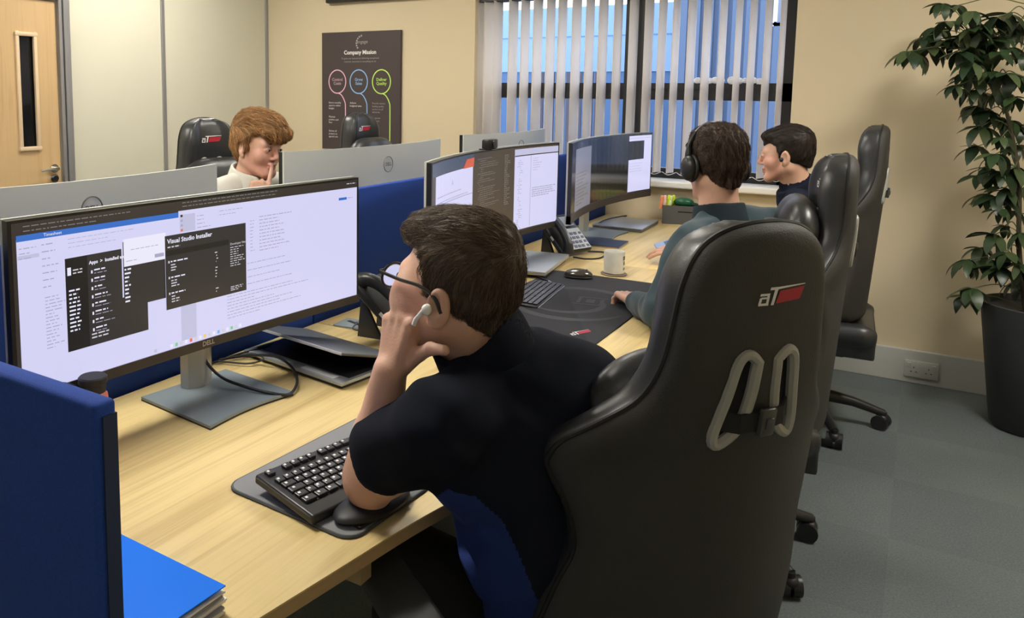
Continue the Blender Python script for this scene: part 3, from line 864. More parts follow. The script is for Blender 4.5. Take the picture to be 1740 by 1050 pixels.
def keyboard(loc, rz, tilt, W, D, label, legends, rows, kind):
    k = empty('keyboard', loc, rz, label, 'keyboard')
    k.rotation_euler = (tilt, 0, rz)
    h = 0.018 if kind else 0.010
    B().m(Mkb).box((0, 0, h/2), (W, D, h), bev=0.005, seg=3).build('case', k, True)
    if kind: B().m(mat('kb_gloss_edge', (0.10, 0.105, 0.11), 0.2)).box((-W/2+0.003, 0, h*0.72), (0.006, D-0.01, 0.006), bev=0.002).build('side_trim', k, True)
    r = random.Random(3)
    pitch = 0.019
    x_end = W/2-0.012
    me = {}
    for ri, (yy, widths) in enumerate(rows):
        x = -W/2+0.014
        for w in widths:
            if w < 0: x += -w*pitch; continue
            ww = w*pitch-0.003
            if x+ww > x_end: break
            if w not in me:
                bb = B().m(Mkey).box((0, 0, 0.003), (ww, 0.0155, 0.006), bev=0.0018)
                if legends:
                    bb.m(Mkl).box((-ww*0.18, 0.002, 0.00615), (0.0048, 0.0048, 0.0003))
                o = bb.build('key', k); me[w] = o
            else:
                o = me[w].copy(); COL.objects.link(o)
            o.location = (x+ww/2, yy, h)
            x += w*pitch
    return k
rows = [(0.066, [1, -1, 1, 1, 1, 1, -.5, 1, 1, 1, 1, -.5, 1, 1, 1, 1]),
        (0.036, [1]*13+[2, -.4, 1, 1, 1, -.4, 1, 1, 1, 1]), (0.017, [1.5]+[1]*12+[1.5, -.4, 1, 1, 1, -.4, 1, 1, 1, 1]),
        (-0.002, [1.8]+[1]*11+[2.2, -3.8, 1, 1, 1]), (-0.021, [1.3]+[1]*11+[2.7, -1.4, 1, -1.4, 1, 1, 1, 1]),
        (-0.040, [1.5, 1.3, 1.3, 6, 1.3, 1.3, 1.3, 1.3, -.4, 1, 1, 1, -.4, 2, 1])]
# keys are limited to the first 100 by the row widths of the main block
rows1 = [(y, w[:16]) for y, w in rows]
keyboard((-0.851, 1.228, DZ+0.016), rad(79), rad(6), 0.455, 0.165, 'black full size keyboard with white letters on the grey mat', True, rows1, True)
# grey desk mat (thing) under keyboard
m1 = empty('mouse_mat', (-0.876, 1.240, DZ), rad(87), 'grey rounded desk mat under the front man\'s keyboard', 'desk mat')
o = B().m(mat('mat_grey', (0.215, 0.22, 0.235), 0.75, bump=(900, 0.2))).prism(rrect(0.47, 0.300, 0.03), 0, 0.006, bev=0.0012).build('mat_sheet', m1, True)
o = B().m(mat('mat_edge', (0.075, 0.08, 0.085), 0.7)).tube([(x, y, 0.003) for x, y in rrect(0.472, 0.302, 0.031)], 0.0032, n=6, closed=True).build('stitched_edge', m1, True)
wr = empty('wrist_rest', (-0.765, 1.095, DZ+0.006), rad(80), 'black padded wrist rest under the front man\'s elbow', 'wrist rest')
b = B().m(mat('gel_black', (0.012, 0.012, 0.013), 0.5)).ball((0, 0, 0.010), (0.085, 0.045, 0.017), n=28); b.box((0, 0, 0.003), (0.13, 0.07, 0.006), bev=0.003); b.build('pad', wr, True)
# folder with papers
fo = empty('document_folder', (-0.902, 0.652, DZ), rad(-1), 'bright blue card folder stuffed with white papers on near desk corner', 'folder')
w_, l_ = 0.225, 0.115
for i in range(9):
    dx, dy, rr = random.uniform(-.006, .010), random.uniform(-.003, .012), random.uniform(-3, 3)
    B().m(Mpaper if i % 3 else mat('paper_grey', (0.30, 0.30, 0.33), 0.7)).box((dx*.5, dy*.7-0.001, 0.0025+0.0040*i), (0.246, 0.198, 0.0032), rot=(rad(random.uniform(-.6, .6)), rad(random.uniform(-.6, .6)), rad(rr)), bev=0.0005).build('paper_sheet', fo)
B().m(mat('folder_blue', (0.0, 0.17, 0.86), 0.5, spec=0.2)).box((0, 0.0, 0.0445), (0.25, 0.205, 0.0015)).build('cover', fo)
fo.children[-1].location = (0.002, -0.001, 0)
# (the folder's hidden side runs behind the end screen's foot)
# bottle with black lid behind the end screen
wb = empty('water_bottle', (-1.355, 0.965, DZ), 0, 'coral drinking bottle with a black loop lid behind the end screen', 'bottle')
Mrub = mat('rubber_black', (0.02, 0.02, 0.021), 0.5)
B().m(mat('bottle_coral', (0.75, 0.22, 0.14), 0.35)).lathe([(0.0, 0), (0.026, 0), (0.029, 0.01), (0.029, 0.11), (0.027, 0.128), (0.022, 0.133), (0, 0.133)]).build('bottle_body', wb, True)
B().m(Mrub).lathe([(0, 0.133), (0.024, 0.133), (0.025, 0.150), (0.028, 0.152), (0.028, 0.163), (0.025, 0.166), (0, 0.166)]).build('lid', wb, True)
B().m(Mrub).tube(bez([(0, -0.025, 0.14), (-0.005, -0.05, 0.160), (0, -0.085, 0.172), (0.008, -0.105, 0.160), (0.0, -0.10, 0.13)], 6), 0.005, n=8).build('carry_loop', wb, True)
# laptop half closed
lp = empty('laptop', (-1.33, 1.672, DZ), 0, 'half closed dark laptop beside the nearest monitor stand', 'laptop')
lp.rotation_euler = (0, 0, rad(-8))
b = B().m(Mlap).box((0, 0, 0.014), (0.385, 0.25, 0.010), bev=0.003); b.build('base', lp, True)
B().m(Mpl).box((0, 0.0, 0.004), (0.37, 0.235, 0.008), bev=0.002).build('foot', lp)
B().m(Mlapd).box((0.0, 0.012, 0.0195), (0.365, 0.20, 0.0012)).build('key_deck', lp)
B().m(mat('sticker_silver', (0.62, 0.64, 0.64), 0.4)).box((0.095, -0.108, 0.0200), (0.12, 0.022, 0.0006)).build('palm_sticker', lp)
B().m(mat('sticker_silver', (0.62, 0.64, 0.64), 0.4)).box((-0.05, -0.112, 0.0200), (0.07, 0.008, 0.0006)).build('palm_sticker', lp)
ld = B().m(Mlapd).box((0, -0.1225, -0.0035), (0.383, 0.245, 0.003), bev=0.001).build('lid_inner', lp)
o = B().m(mat('lid_slate', (0.10, 0.11, 0.125), 0.4, 0.3)).box((0, -0.1225, 0), (0.385, 0.245, 0.005), bev=0.002).build('lid', lp, True)
e = B().m(mat('lid_rim', (0.62, 0.62, 0.60), 0.3, 0.5)).box((0, -0.246, -0.001), (0.385, 0.004, 0.007), bev=0.001).build('rim', o)
for q in (ld, o):
    q.location = (0, 0.110, 0.024); q.rotation_euler = (rad(-16.5), 0, 0)
# cables of the nearest desk
def cable(name, pts, r, label, m=None, grp=None, n=8):
    o = B().m(m or Mpl).tube(bez(pts, n), r, n=8).build(name, None, True)
    return tag(o, label, 'cable', grp)
z = DZ+0.004
cable('power_cable', [(-1.44, 1.335, 0.85), (-1.44, 1.345, 0.80), (-1.40, 1.36, 0.762), (-1.33, 1.37, 0.75), (-1.27, 1.385, 0.744), (-1.235, 1.415, 0.738), (-1.26, 1.475, 0.745), (-1.33, 1.535, 0.752), (-1.40, 1.545, 0.765), (-1.50, 1.53, 0.75), (-1.555, 1.50, 0.738)], 0.0038, 'thick black cable looping over the corner of the nearest monitor stand')
cable('power_cable', [(-1.56, 1.46, z), (-1.53, 1.55, z+.01), (-1.50, 1.62, z+.016), (-1.52, 1.70, z+.01), (-1.53, 1.76, z+.006)], 0.0036, 'black cable arching beside the divider behind the half closed laptop')
cable('power_cable', [(-1.55, 1.49, z+.004), (-1.47, 1.52, z+.004), (-1.45, 1.56, z+.01), (-1.50, 1.565, z+.014), (-1.535, 1.53, z+.004)], 0.0026, 'thin grey cable coiled flat behind the half closed laptop', mat('cable_grey', (0.06, 0.06, 0.065), 0.5))
cable('phone_cord', [(-1.455, 1.985, DZ+0.008), (-1.43, 1.96, DZ+0.02), (-1.42, 1.925, DZ+0.012), (-1.39, 1.935, DZ+0.010), (-1.375, 1.965, DZ+0.02)], 0.0028, 'short black cord from desk flap to the nearest desk phone')
cable('power_cable', [(-1.52, 1.70, DZ+.006), (-1.50, 1.76, DZ+.022), (-1.48, 1.80, DZ+.010)], 0.0042, 'short black cable feeding into the nearer desk flap')

# desk phones
def phone(loc, rz, label, mode=0):
    p = empty('desk_phone', loc, rz, label, 'telephone')
    Mp = mat('phone_black', (0.022, 0.023, 0.025), 0.35); Mp2 = mat('phone_panel', (0.05, 0.055, 0.062), 0.4)
    ta = rad(42)   # tilt of the face
    T = Matrix.Translation((0, 0.0, 0.012)) @ Matrix.Rotation(ta, 4, 'X')
    b = B().m(Mp); b.box((0, 0.105, 0.012), (0.195, 0.21, 0.026), bev=0.008, mtx=T, seg=3); b.build('body', p, True)
    for sx_ in (-0.06, 0.06):
        b = B().m(Mp); b.prism([(0.07, 0.0), (0.15, 0.0), (0.14, 0.105), (0.125, 0.105)], -0.006, 0.006, mtx=Matrix.Translation((sx_, 0, 0)) @ Matrix.Rotation(rad(90), 4, 'Y') @ Matrix.Rotation(rad(90), 4, 'Z')); b.build('foot_stand', p)
    # handset cradle on the left
    b = B().m(Mp)
    pts = [T @ Vector((-0.068, y, zz)) for y, zz in ((0.0, 0.030), (0.02, 0.052), (0.06, 0.066), (0.11, 0.070), (0.16, 0.064), (0.195, 0.048), (0.208, 0.028))]
    pts = bez(pts, 5); N = len(pts)
    b.tube(pts, [0.017+0.009*abs(2*i/(N-1)-1)**2 for i in range(N)], n=14); b.build('handset', p, True)
    b = B().m(mat('phone_sheen', (0.14, 0.15, 0.16), 0.25)); b.tube([v+(T.to_3x3() @ Vector((0, 0, 0.016))) for v in pts[4:-4]], 0.008, n=8); b.build('handset_highlight', p, True)  # paler strip paints a highlight along the top of the handset
    b = B().m(mat('lcd', (0.20, 0.23, 0.30), 0.2) if mode == 0 else mat('lcd_light', (0.35, 0.40, 0.52), 0.3)); b.box((0.03, 0.165, 0.0262), (0.10, 0.055, 0.002), mtx=T); b.build('lcd_screen', p)
    Mk2 = mat('phone_key', (0.10, 0.11, 0.125), 0.4) if mode == 0 else mat('phone_key_light', (0.60, 0.66, 0.80), 0.4)
    if mode: b = B().m(mat('key_field', (0.62, 0.66, 0.74), 0.4)).box((0.035, 0.065, 0.0255), (0.115, 0.115, 0.002), mtx=T); b.build('key_field', p)
    Mk3 = Mk2 if mode == 0 else mat('phone_key_dim', (0.16, 0.2, 0.32), 0.4)
    for r_ in range(4):
        for c_ in range(3):
            B().m(Mk3).box((0.0+c_*0.024, 0.02+r_*0.024, 0.028), (0.017, 0.014, 0.005), bev=0.0015, mtx=T).build('key', p)
    for r_ in range(4): B().m(Mk3).box((0.078, 0.02+r_*0.024, 0.028), (0.014, 0.012, 0.005), bev=0.0015, mtx=T).build('key', p)
    B().m(mat('phone_light', (0.7, 0.7, 0.68), 0.4)).box((-0.0985, 0.085, 0.02), (0.002, 0.022, 0.010), mtx=T).build('label_window', p)
    return p
phone((-1.245, 1.985, DZ), rad(97), 'black desk phone beside the front man\'s face')
phone((-1.275, 3.41, DZ), rad(68), 'black desk phone with pale keys behind the silver notebook', 1)
cable('phone_cord', [(-1.26, 3.345, DZ+0.01), (-1.21, 3.37, DZ+0.004), (-1.165, 3.42, DZ+0.004), (-1.16, 3.50, DZ+0.012), (-1.20, 3.56, DZ+0.004), (-1.26, 3.53, DZ+0.006)], 0.004, 'curled black cord in front of the second desk phone')
# bottles
def hand_bottle(x, y, rx, ry, label):
    p = empty('gel_bottle', (x, y, DZ), 0, label, 'bottle', 'bottles of hand gel by the divider')
    p.rotation_euler = (rx, ry, 0)
    B().m(mat('bottle_clear', (0.80, 0.83, 0.66), 0.15, trans=0.35)).lathe([(0, 0.004), (0.018, 0.002), (0.0205, 0.01), (0.0205, 0.105), (0.016, 0.118), (0.010, 0.124), (0, 0.124)], n=24).build('bottle_body', p, True)
    B().m(mat('cap_white', (0.72, 0.76, 0.72), 0.4)).lathe([(0, 0.124), (0.0135, 0.124), (0.0135, 0.158), (0.012, 0.160), (0, 0.160)], n=20).build('cap', p, True)
    B().m(mat('label_cream', (0.78, 0.78, 0.55), 0.6)).lathe([(0.0208, 0.025), (0.0208, 0.09)], n=24).build('paper_label', p, True)
hand_bottle(-1.44, 2.195, rad(16), rad(4), 'small gel bottle leaning left beside the front man\'s glasses')
hand_bottle(-1.405, 2.245, rad(2), rad(0), 'small upright gel bottle nearest the front man\'s forehead')
# ------------------------------------------------------------------ second desk
mt = empty('desk_mat', (-1.0, 2.63, DZ), 0, 'large black desk mat with a faint emblem and red logo', 'desk mat')
B().m(mat('mat_black', (0.018, 0.019, 0.024), 0.8, bump=(900, 0.2))).prism(rrect(0.48, 0.90, 0.02), 0, 0.004, bev=0.001).build('mat_sheet', mt, True)
b = B().m(mat('mat_print', (0.045, 0.047, 0.055), 0.8))
def ring2(b, cx, cy, r0, r1, a0, a1, n=24, z=0.0044):
    for i in range(n):
        p, q = a0+(a1-a0)*i/n, a0+(a1-a0)*(i+1)/n
        t0, t1 = math.sin(PI*i/n)*.9+.1, math.sin(PI*(i+1)/n)*.9+.1
        b.quad(*[Vector((cx+(r0+(r1-r0)*t)*math.cos(a), cy+(r0+(r1-r0)*t)*math.sin(a), z)) for a, t in ((p, 0), (p, t0), (q, t1), (q, 0))])
ring2(b, 0.02, 0.0, 0.20, 0.235, rad(20), rad(160)); ring2(b, 0.02, 0.0, 0.20, 0.235, rad(200), rad(340)); ring2(b, -0.02, 0.0, 0.13, 0.16, rad(240), rad(400))
for (cx_, cy_, w1_, h1_) in ((0.02, 0.05, 0.012, 0.09), (0.10, 0.05, 0.012, 0.09), (0.06, 0.0, 0.09, 0.012), (0.06, 0.10, 0.09, 0.012), (0.06, 0.05, 0.03, 0.05)):
    b.box((cx_, cy_, 0.0043), (w1_, h1_, 0.0006), rot=(0, 0, rad(12)))
b.build('emblem_print', mt)
def at_logo(name, parent, T, s=1.0):
    """white a-T mark with a swoosh and a red block, lying in the XY plane of T (width about 1)"""
    b = B().m(mat('logo_white', (0.75, 0.74, 0.74), 0.5))
    f = (lambda x, y: T(x*s, y*s)) if callable(T) else (lambda x, y: T @ Vector((x*s, y*s, 0)))
    def pl(*pts): b._set([b.bm.faces.new([b.bm.verts.new(f(*q)) for q in pts])])
    pl((-.50, -.13), (-.30, -.13), (-.30, -.09), (-.50, -.09)); pl((-.50, -.09), (-.45, -.09), (-.43, .0), (-.48, .0))
    pl((-.48, .03), (-.29, .03), (-.28, .07), (-.47, .07)); pl((-.35, -.09), (-.30, -.09), (-.285, .03), (-.335, .03)); pl((-.46, -.02), (-.335, -.02), (-.33, .01), (-.455, .01))
    pl((-.25, -.13), (-.19, -.13), (-.12, .14), (-.19, .14)); pl((-.29, .12), (-.12, .12), (-.10, .165), (-.28, .165)); pl((-.12, .125), (.50, .15), (.50, .165), (-.10, .165))
    o = b.build(name, parent)
    b = B().m(mat('logo_red', (0.42, 0.012, 0.035), 0.5))
    pl((-.15, -.11), (.40, -.09), (.47, .06), (.50, .115), (-.08, .095))
    b.build('red_block', parent if name != 'logo_mark' else o)
    return o
at_logo('logo_mark', mt, Matrix.Translation((0.165, -0.325, 0.0048)) @ Matrix.Rotation(rad(62), 4, 'Z'), 0.085)
rows2 = [(0.044-0.0185*i, [1]*15) for i in range(6)]
keyboard((-1.14, 2.655, DZ+0.004), rad(97), rad(3), 0.36, 0.125, 'dark low keyboard on the big black desk mat', False, [(y*0.98, [w]*17) if 0 else (y, [1.15]*15) for y, w in [(r_[0], 1) for r_ in rows2]], False)
B().m(Mlap).box((0, -0.064, 0.003), (0.35, 0.003, 0.007)).build('silver_edge', bpy.data.objects['keyboard.001'])
ms = empty('computer_mouse', (-1.105, 3.0, DZ+0.004), rad(20), 'dark chrome mouse at the back of the black mat', 'mouse')
B().m(mat('mouse_metal', (0.14, 0.13, 0.11), 0.22, 0.8)).ball((0, 0, 0.010), (0.055, 0.032, 0.024), n=28).build('shell', ms, True)
ms.children[0].location.z = 0.004
B().m(Mpl).ball((0, 0, 0.007), (0.057, 0.034, 0.008), n=24).build('base', ms, True)
B().m(Mpl).cyl((0.03, -0.004, 0.030), (0.03, 0.004, 0.030), 0.006).build('scroll_wheel', ms, True)
mg = empty('mug', (-1.015, 3.16, DZ+0.006), rad(60), 'cream mug with dark lettering on a coaster', 'mug')
Mmug = mat('mug_cream', (0.66, 0.64, 0.56), 0.35, noise=(30, 0.06))
B().m(Mmug).lathe([(0, 0.0), (0.036, 0), (0.041, 0.004), (0.042, 0.088), (0.0405, 0.091), (0.038, 0.088), (0.037, 0.01), (0.0, 0.008)], n=40).build('cup', mg, True, )
b = B().m(mat('tea', (0.09, 0.05, 0.03), 0.2)).cyl((0, 0, 0.072), (0, 0, 0.073), 0.0375, n=32); b.build('tea', mg)
B().m(Mmug).tube(bez([(0.025, 0.033, 0.075), (0.045, 0.055, 0.070), (0.045, 0.057, 0.035), (0.028, 0.033, 0.020)], 6), 0.005, n=8).build('handle', mg, True)
b = B().m(mat('mug_print', (0.05, 0.05, 0.05), 0.5))
for q, (t_, sz) in enumerate((('SR', 0.02), ('&', 0.02), ('co', 0.018))):
    add_text(b, t_, sz, lambda x, y, q=q: Vector((0.0426*math.sin(0.45+x/0.042), -0.0426*math.cos(0.45+x/0.042), 0.066-0.021*q+y)), bold=0.0008)
b.build('lettering', mg)
co = tag(B().m(mat('coaster_brown', (0.20, 0.15, 0.12), 0.6)).lathe([(0, 0), (0.050, 0), (0.052, 0.002), (0.052, 0.005), (0.050, 0.006), (0, 0.006)], c=(-1.015, 3.16, DZ), n=36).build('coaster', None, True), 'round brown coaster under the cream mug', 'coaster')
# closed silver notebook computer on a dark block
lp = empty('laptop', (-1.37, 3.09, DZ), rad(8), 'closed silver laptop on the desk left of the second phone', 'laptop')
B().m(Mpl).box((0.0, 0.0, 0.006), (0.25, 0.36, 0.012), bev=0.003).build('foot', lp)
B().m(mat('laptop_light', (0.50, 0.54, 0.58), 0.35, 0.45)).box((0, 0, 0.026), (0.27, 0.40, 0.007), bev=0.003).build('lid', lp, True)
B().m(mat('laptop_base_tan', (0.55, 0.50, 0.40), 0.4, 0.3)).box((0, 0, 0.018), (0.27, 0.40, 0.011), bev=0.003).build('base', lp, True)
pn = empty('pen', (-1.20, 2.885, DZ+0.004), rad(-35), 'black and silver pen lying beside the silver laptop', 'pen')
B().m(Mpl).cyl((-0.06, 0, 0.002), (0.03, 0, 0.002), 0.0045, n=12).build('barrel', pn, True); B().m(Mchrome).cyl((0.03, 0, 0.002), (0.062, 0, 0.002), 0.0045, 0.0015, n=12).build('tip', pn, True)
# ------------------------------------------------------------------ third desk
nb = empty('notebook', (-1.275, 3.775, DZ), rad(4), 'dark blue notebook in front of the third monitor stand', 'notebook')
B().m(mat('nb_navy', (0.02, 0.035, 0.09), 0.45)).box((0, 0, 0.0085), (0.21, 0.19, 0.003), bev=0.001).build('cover', nb)
B().m(mat('nb_pages', (0.45, 0.38, 0.30), 0.8)).box((0, 0, 0.0035), (0.205, 0.185, 0.007)).build('pages', nb)
lp = empty('laptop', (-1.345, 4.37, DZ), rad(2), 'closed silver laptop beside the wall under the third monitor', 'laptop')
B().m(Mlap).box((0, 0, 0.019), (0.27, 0.37, 0.006), bev=0.002).build('lid', lp, True); B().m(mat('laptop_base_grey', (0.12, 0.125, 0.135), 0.4)).box((0, 0, 0.008), (0.265, 0.365, 0.014), bev=0.003).build('base', lp, True)
cable('power_cable', [(-1.46, 4.20, DZ+.01), (-1.45, 4.30, DZ+.03), (-1.42, 4.42, DZ+.035), (-1.40, 4.55, DZ+.03), (-1.44, 4.60, DZ+.008)], 0.004, 'black cable curled over the laptop beside the wall')
cd = empty('pen_caddy', (-1.115, 4.655, DZ), rad(12), 'grey felt desk caddy pushed against the wall', 'desk caddy')
Mfelt = mat('felt_grey', (0.10, 0.10, 0.10), 0.95, bump=(500, 0.4))
b = B().m(Mfelt)
W2, D2, H2 = 0.20, 0.11, 0.105
for a in ((0, -D2/2, H2/2, W2, 0.008, H2), (0, D2/2, H2/2, W2, 0.008, H2), (-W2/2, 0, H2/2, 0.008, D2, H2), (W2/2, 0, H2/2, 0.008, D2, H2), (0, 0, 0.004, W2, D2, 0.008), (-0.055, 0, H2/2, 0.006, D2, H2)):
    b.box(a[:3], a[3:])
b.build('box', cd)
b = B().m(mat('caddy_hole', (0.01, 0.01, 0.01), 0.9)).box((0.03, -D2/2-0.0045, 0.072), (0.10, 0.001, 0.006)); b.build('slot', cd)
b = B().m(mat('cup_clear', (0.62, 0.68, 0.64), 0.3)); b.box((-0.077, -0.005, 0.05), (0.034, 0.09, 0.095), bev=0.003); b.build('pen_cup', cd)
for k, (x, y, c, nm, lb) in enumerate(((-1.215, 4.585, (0.90, 0.35, 0.18), 'orange', 'orange highlighter standing leftmost in the caddy'), (-1.20, 4.60, (0.85, 0.65, 0.55), 'peach', 'pale peach highlighter second in the caddy'),
                                  (-1.185, 4.625, (0.80, 0.90, 0.02), 'yellow', 'yellow highlighter beside the peach one in the caddy'), (-1.17, 4.61, (0.65, 0.85, 0.35), 'lime', 'lime highlighter in front of the yellow ones'), (-1.16, 4.65, (0.80, 0.90, 0.02), 'yellow', 'yellow highlighter leaning at the back of the caddy'))):
    hl = empty('highlighter', (x, y, DZ+0.108), 0, lb, 'highlighter', 'highlighters in the desk caddy')
    hl.rotation_euler = (rad(random.uniform(-8, 8)), rad(random.uniform(-8, 8)), 0)
    mm = mat('hl_'+nm, c, 0.4)
    B().m(mm).box((0, 0, 0), (0.017, 0.024, 0.05), bev=0.004).build('barrel', hl, True); B().m(mm).box((0, 0, 0.038), (0.015, 0.020, 0.026), bev=0.004).build('cap', hl, True)
gt = empty('tape_dispenser', (-1.105, 4.645, DZ+0.10), rad(12), 'dark green rounded dispenser resting on top of the caddy', 'dispenser')
B().m(mat('green_plastic', (0.012, 0.10, 0.045), 0.35)).ball((0, 0, 0.022), (0.055, 0.03, 0.028)).build('shell', gt, True)
B().m(mat('green_plastic_dark', (0.006, 0.035, 0.018), 0.35)).ball((0.05, 0, 0.012), (0.03, 0.016, 0.012)).build('nozzle', gt, True)
# ------------------------------------------------------------------ smooth solid modelling (distance field -> one continuous mesh)
def V3(*a): return np.array(a, dtype=np.float64)
def nrm(v): v = np.asarray(v, float); return v/np.linalg.norm(v)

class Field:
    def __init__(s, lo, hi, res):
        s.lo = V3(*lo); s.res = res
        s.n = np.ceil((V3(*hi)-s.lo)/res).astype(int)+1
        s.D = np.full(s.n, 0.25, np.float32)
        s.ax = [s.lo[i]+res*np.arange(s.n[i]) for i in range(3)]
    def _blk(s, lo, hi):
        a = np.clip(np.floor((np.asarray(lo)-s.lo)/s.res).astype(int), 0, s.n)
        b = np.clip(np.ceil((np.asarray(hi)-s.lo)/s.res).astype(int)+1, 0, s.n)
        if (b <= a).any(): return None, None
        sl = tuple(slice(a[i], b[i]) for i in range(3))
        P = np.meshgrid(*[s.ax[i][sl[i]] for i in range(3)], indexing='ij')
        return sl, P
    def apply(s, fn, lo, hi, k=0.01, op='u'):
        m = 3*k+0.02
        sl, P = s._blk(np.asarray(lo)-m, np.asarray(hi)+m)
        if sl is None: return s
        d = fn(*P).astype(np.float32); D = s.D[sl]
        if op == 'u':
            h = np.maximum(k-np.abs(D-d), 0)/max(k, 1e-6); s.D[sl] = np.minimum(D, d)-h*h*k*0.25
        elif op == 's':
            d = -d; h = np.maximum(k-np.abs(D-d), 0)/max(k, 1e-6); s.D[sl] = np.maximum(D, d)+h*h*k*0.25
        elif op == 'i':
            h = np.maximum(k-np.abs(D-d), 0)/max(k, 1e-6); s.D[sl] = np.maximum(D, d)+h*h*k*0.25
        return s
    def cone(s, a, b, ra, rb=None, k=0.01, op='u', flat=None):
        a = np.asarray(a, float); b = np.asarray(b, float); rb = ra if rb is None else rb
        r = max(ra, rb)
        def fn(x, y, z):
            ab = b-a; L = max(ab@ab, 1e-12)
            t = np.clip(((x-a[0])*ab[0]+(y-a[1])*ab[1]+(z-a[2])*ab[2])/L, 0, 1)
            return np.sqrt((x-a[0]-t*ab[0])**2+(y-a[1]-t*ab[1])**2+(z-a[2]-t*ab[2])**2)-(ra+(rb-ra)*t)
        return s.apply(fn, np.minimum(a, b)-r, np.maximum(a, b)+r, k, op)
    def ell(s, c, r, R=None, k=0.01, op='u'):
        """ellipsoid; R 3x3 rows = local axes"""
        c = np.asarray(c, float); r = np.asarray(r, float); R = np.eye(3) if R is None else np.asarray(R)
        def fn(x, y, z):
            X, Y, Z = x-c[0], y-c[1], z-c[2]
            q = [R[i][0]*X+R[i][1]*Y+R[i][2]*Z for i in range(3)]
            k0 = np.sqrt(sum((q[i]/r[i])**2 for i in range(3))); k1 = np.sqrt(sum((q[i]/r[i]**2)**2 for i in range(3)))+1e-9
            return np.where(k0 < 1e-3, -r.min(), k0*(k0-1)/k1)
        m = r.max()
        return s.apply(fn, c-m, c+m, k, op)
    def half(s, p, n_, k=0.004, lo=None, hi=None):
        """keep only the side where (x-p).n < 0"""
        n_ = nrm(n_); p = np.asarray(p)
        fn = lambda x, y, z: (x-p[0])*n_[0]+(y-p[1])*n_[1]+(z-p[2])*n_[2]
        lo = s.lo if lo is None else lo; hi = s.lo+s.n*s.res if hi is None else hi
        return s.apply(fn, lo, hi, k, 'i')
    def ripple(s, amp, freq, seed=0, dirs=5, mask=None, aniso=(1, 1, 1)):
        r = np.random.RandomState(seed)
        P = np.meshgrid(*s.ax, indexing='ij'); o = 0
        for i in range(dirs):
            d = nrm(r.randn(3)*np.array(aniso)); ph = r.rand()*6.28; f = freq*r.uniform(0.6, 1.6)
            ph2 = 1.3*np.sin((P[0]*d[1]+P[1]*d[2]+P[2]*d[0])*f*0.6+ph)
            o = o+np.sin((P[0]*d[0]+P[1]*d[1]+P[2]*d[2])*f+ph+ph2)
        o = o/dirs*amp
        if mask is not None: o = o*mask(*P)
        s.D += o.astype(np.float32)
        return s
    def sample(s, p):
        q = (np.asarray(p)-s.lo)/s.res
        i = np.clip(np.floor(q).astype(int), 0, s.n-2); f = np.clip(q-i, 0, 1)
        i = i.T; f = f.T; D = s.D
        def g(a, b, c): return D[i[0]+a, i[1]+b, i[2]+c]
        c00 = g(0, 0, 0)*(1-f[0])+g(1, 0, 0)*f[0]; c10 = g(0, 1, 0)*(1-f[0])+g(1, 1, 0)*f[0]
        c01 = g(0, 0, 1)*(1-f[0])+g(1, 0, 1)*f[0]; c11 = g(0, 1, 1)*(1-f[0])+g(1, 1, 1)*f[0]
        return (c00*(1-f[1])+c10*f[1])*(1-f[2])+(c01*(1-f[1])+c11*f[1])*f[2]
    def grad(s, p):
        e = s.res
        return np.stack([(s.sample(p+np.eye(3)[i]*e)-s.sample(p-np.eye(3)[i]*e)) for i in range(3)], 1)/(2*e)
    def mesh(s):
        D = s.D; D[0], D[-1], D[:, 0], D[:, -1], D[:, :, 0], D[:, :, -1] = [0.01]*6
        ins = D < 0
        c = np.zeros(np.array(D.shape)-1, np.int8)
        for a in (0, 1):
            for b in (0, 1):
                for e in (0, 1): c += ins[a:a+c.shape[0], b:b+c.shape[1], e:e+c.shape[2]]
        act = (c > 0) & (c < 8)
        idx = np.full(c.shape, -1, np.int64); I = np.argwhere(act); idx[act] = np.arange(len(I))
        acc = np.zeros((len(I), 3)); cnt = np.zeros(len(I))
        cor = [np.array((a, b, e)) for a in (0, 1) for b in (0, 1) for e in (0, 1)]
        for p in cor:
            for ax in range(3):
                if p[ax]: continue
                q = p.copy(); q[ax] = 1
                d0 = D[I[:, 0]+p[0], I[:, 1]+p[1], I[:, 2]+p[2]]; d1 = D[I[:, 0]+q[0], I[:, 1]+q[1], I[:, 2]+q[2]]
                m = (d0 < 0) != (d1 < 0)
                t = np.where(m, d0/np.where(m, d0-d1, 1), 0)
                pt = np.tile(p.astype(float), (len(I), 1)); pt[:, ax] += t
                acc[m] += pt[m]; cnt[m] += 1
        vs = s.lo+(I+acc/cnt[:, None])*s.res
        fs = []
        for ax in range(3):
            sl0 = [slice(None)]*3; sl1 = [slice(None)]*3; sl0[ax] = slice(0, -1); sl1[ax] = slice(1, None)
            A = ins[tuple(sl0)]; Bq = ins[tuple(sl1)]
            E = np.argwhere(A != Bq)
            u, v = [(1, 2), (2, 0), (0, 1)][ax]
            ok = (E[:, u] > 0) & (E[:, v] > 0) & (E[:, u] < D.shape[u]-1) & (E[:, v] < D.shape[v]-1); E = E[ok]
            du = np.zeros(3, int); du[u] = 1; dv = np.zeros(3, int); dv[v] = 1
            g = lambda o: idx[(E-o)[:, 0], (E-o)[:, 1], (E-o)[:, 2]]
            q = np.stack([g(du+dv), g(dv), g(0*du), g(du)], 1)
            fl = A[E[:, 0], E[:, 1], E[:, 2]]
            q[~fl] = q[~fl][:, ::-1]
            fs.append(q)
        return vs, np.concatenate(fs)
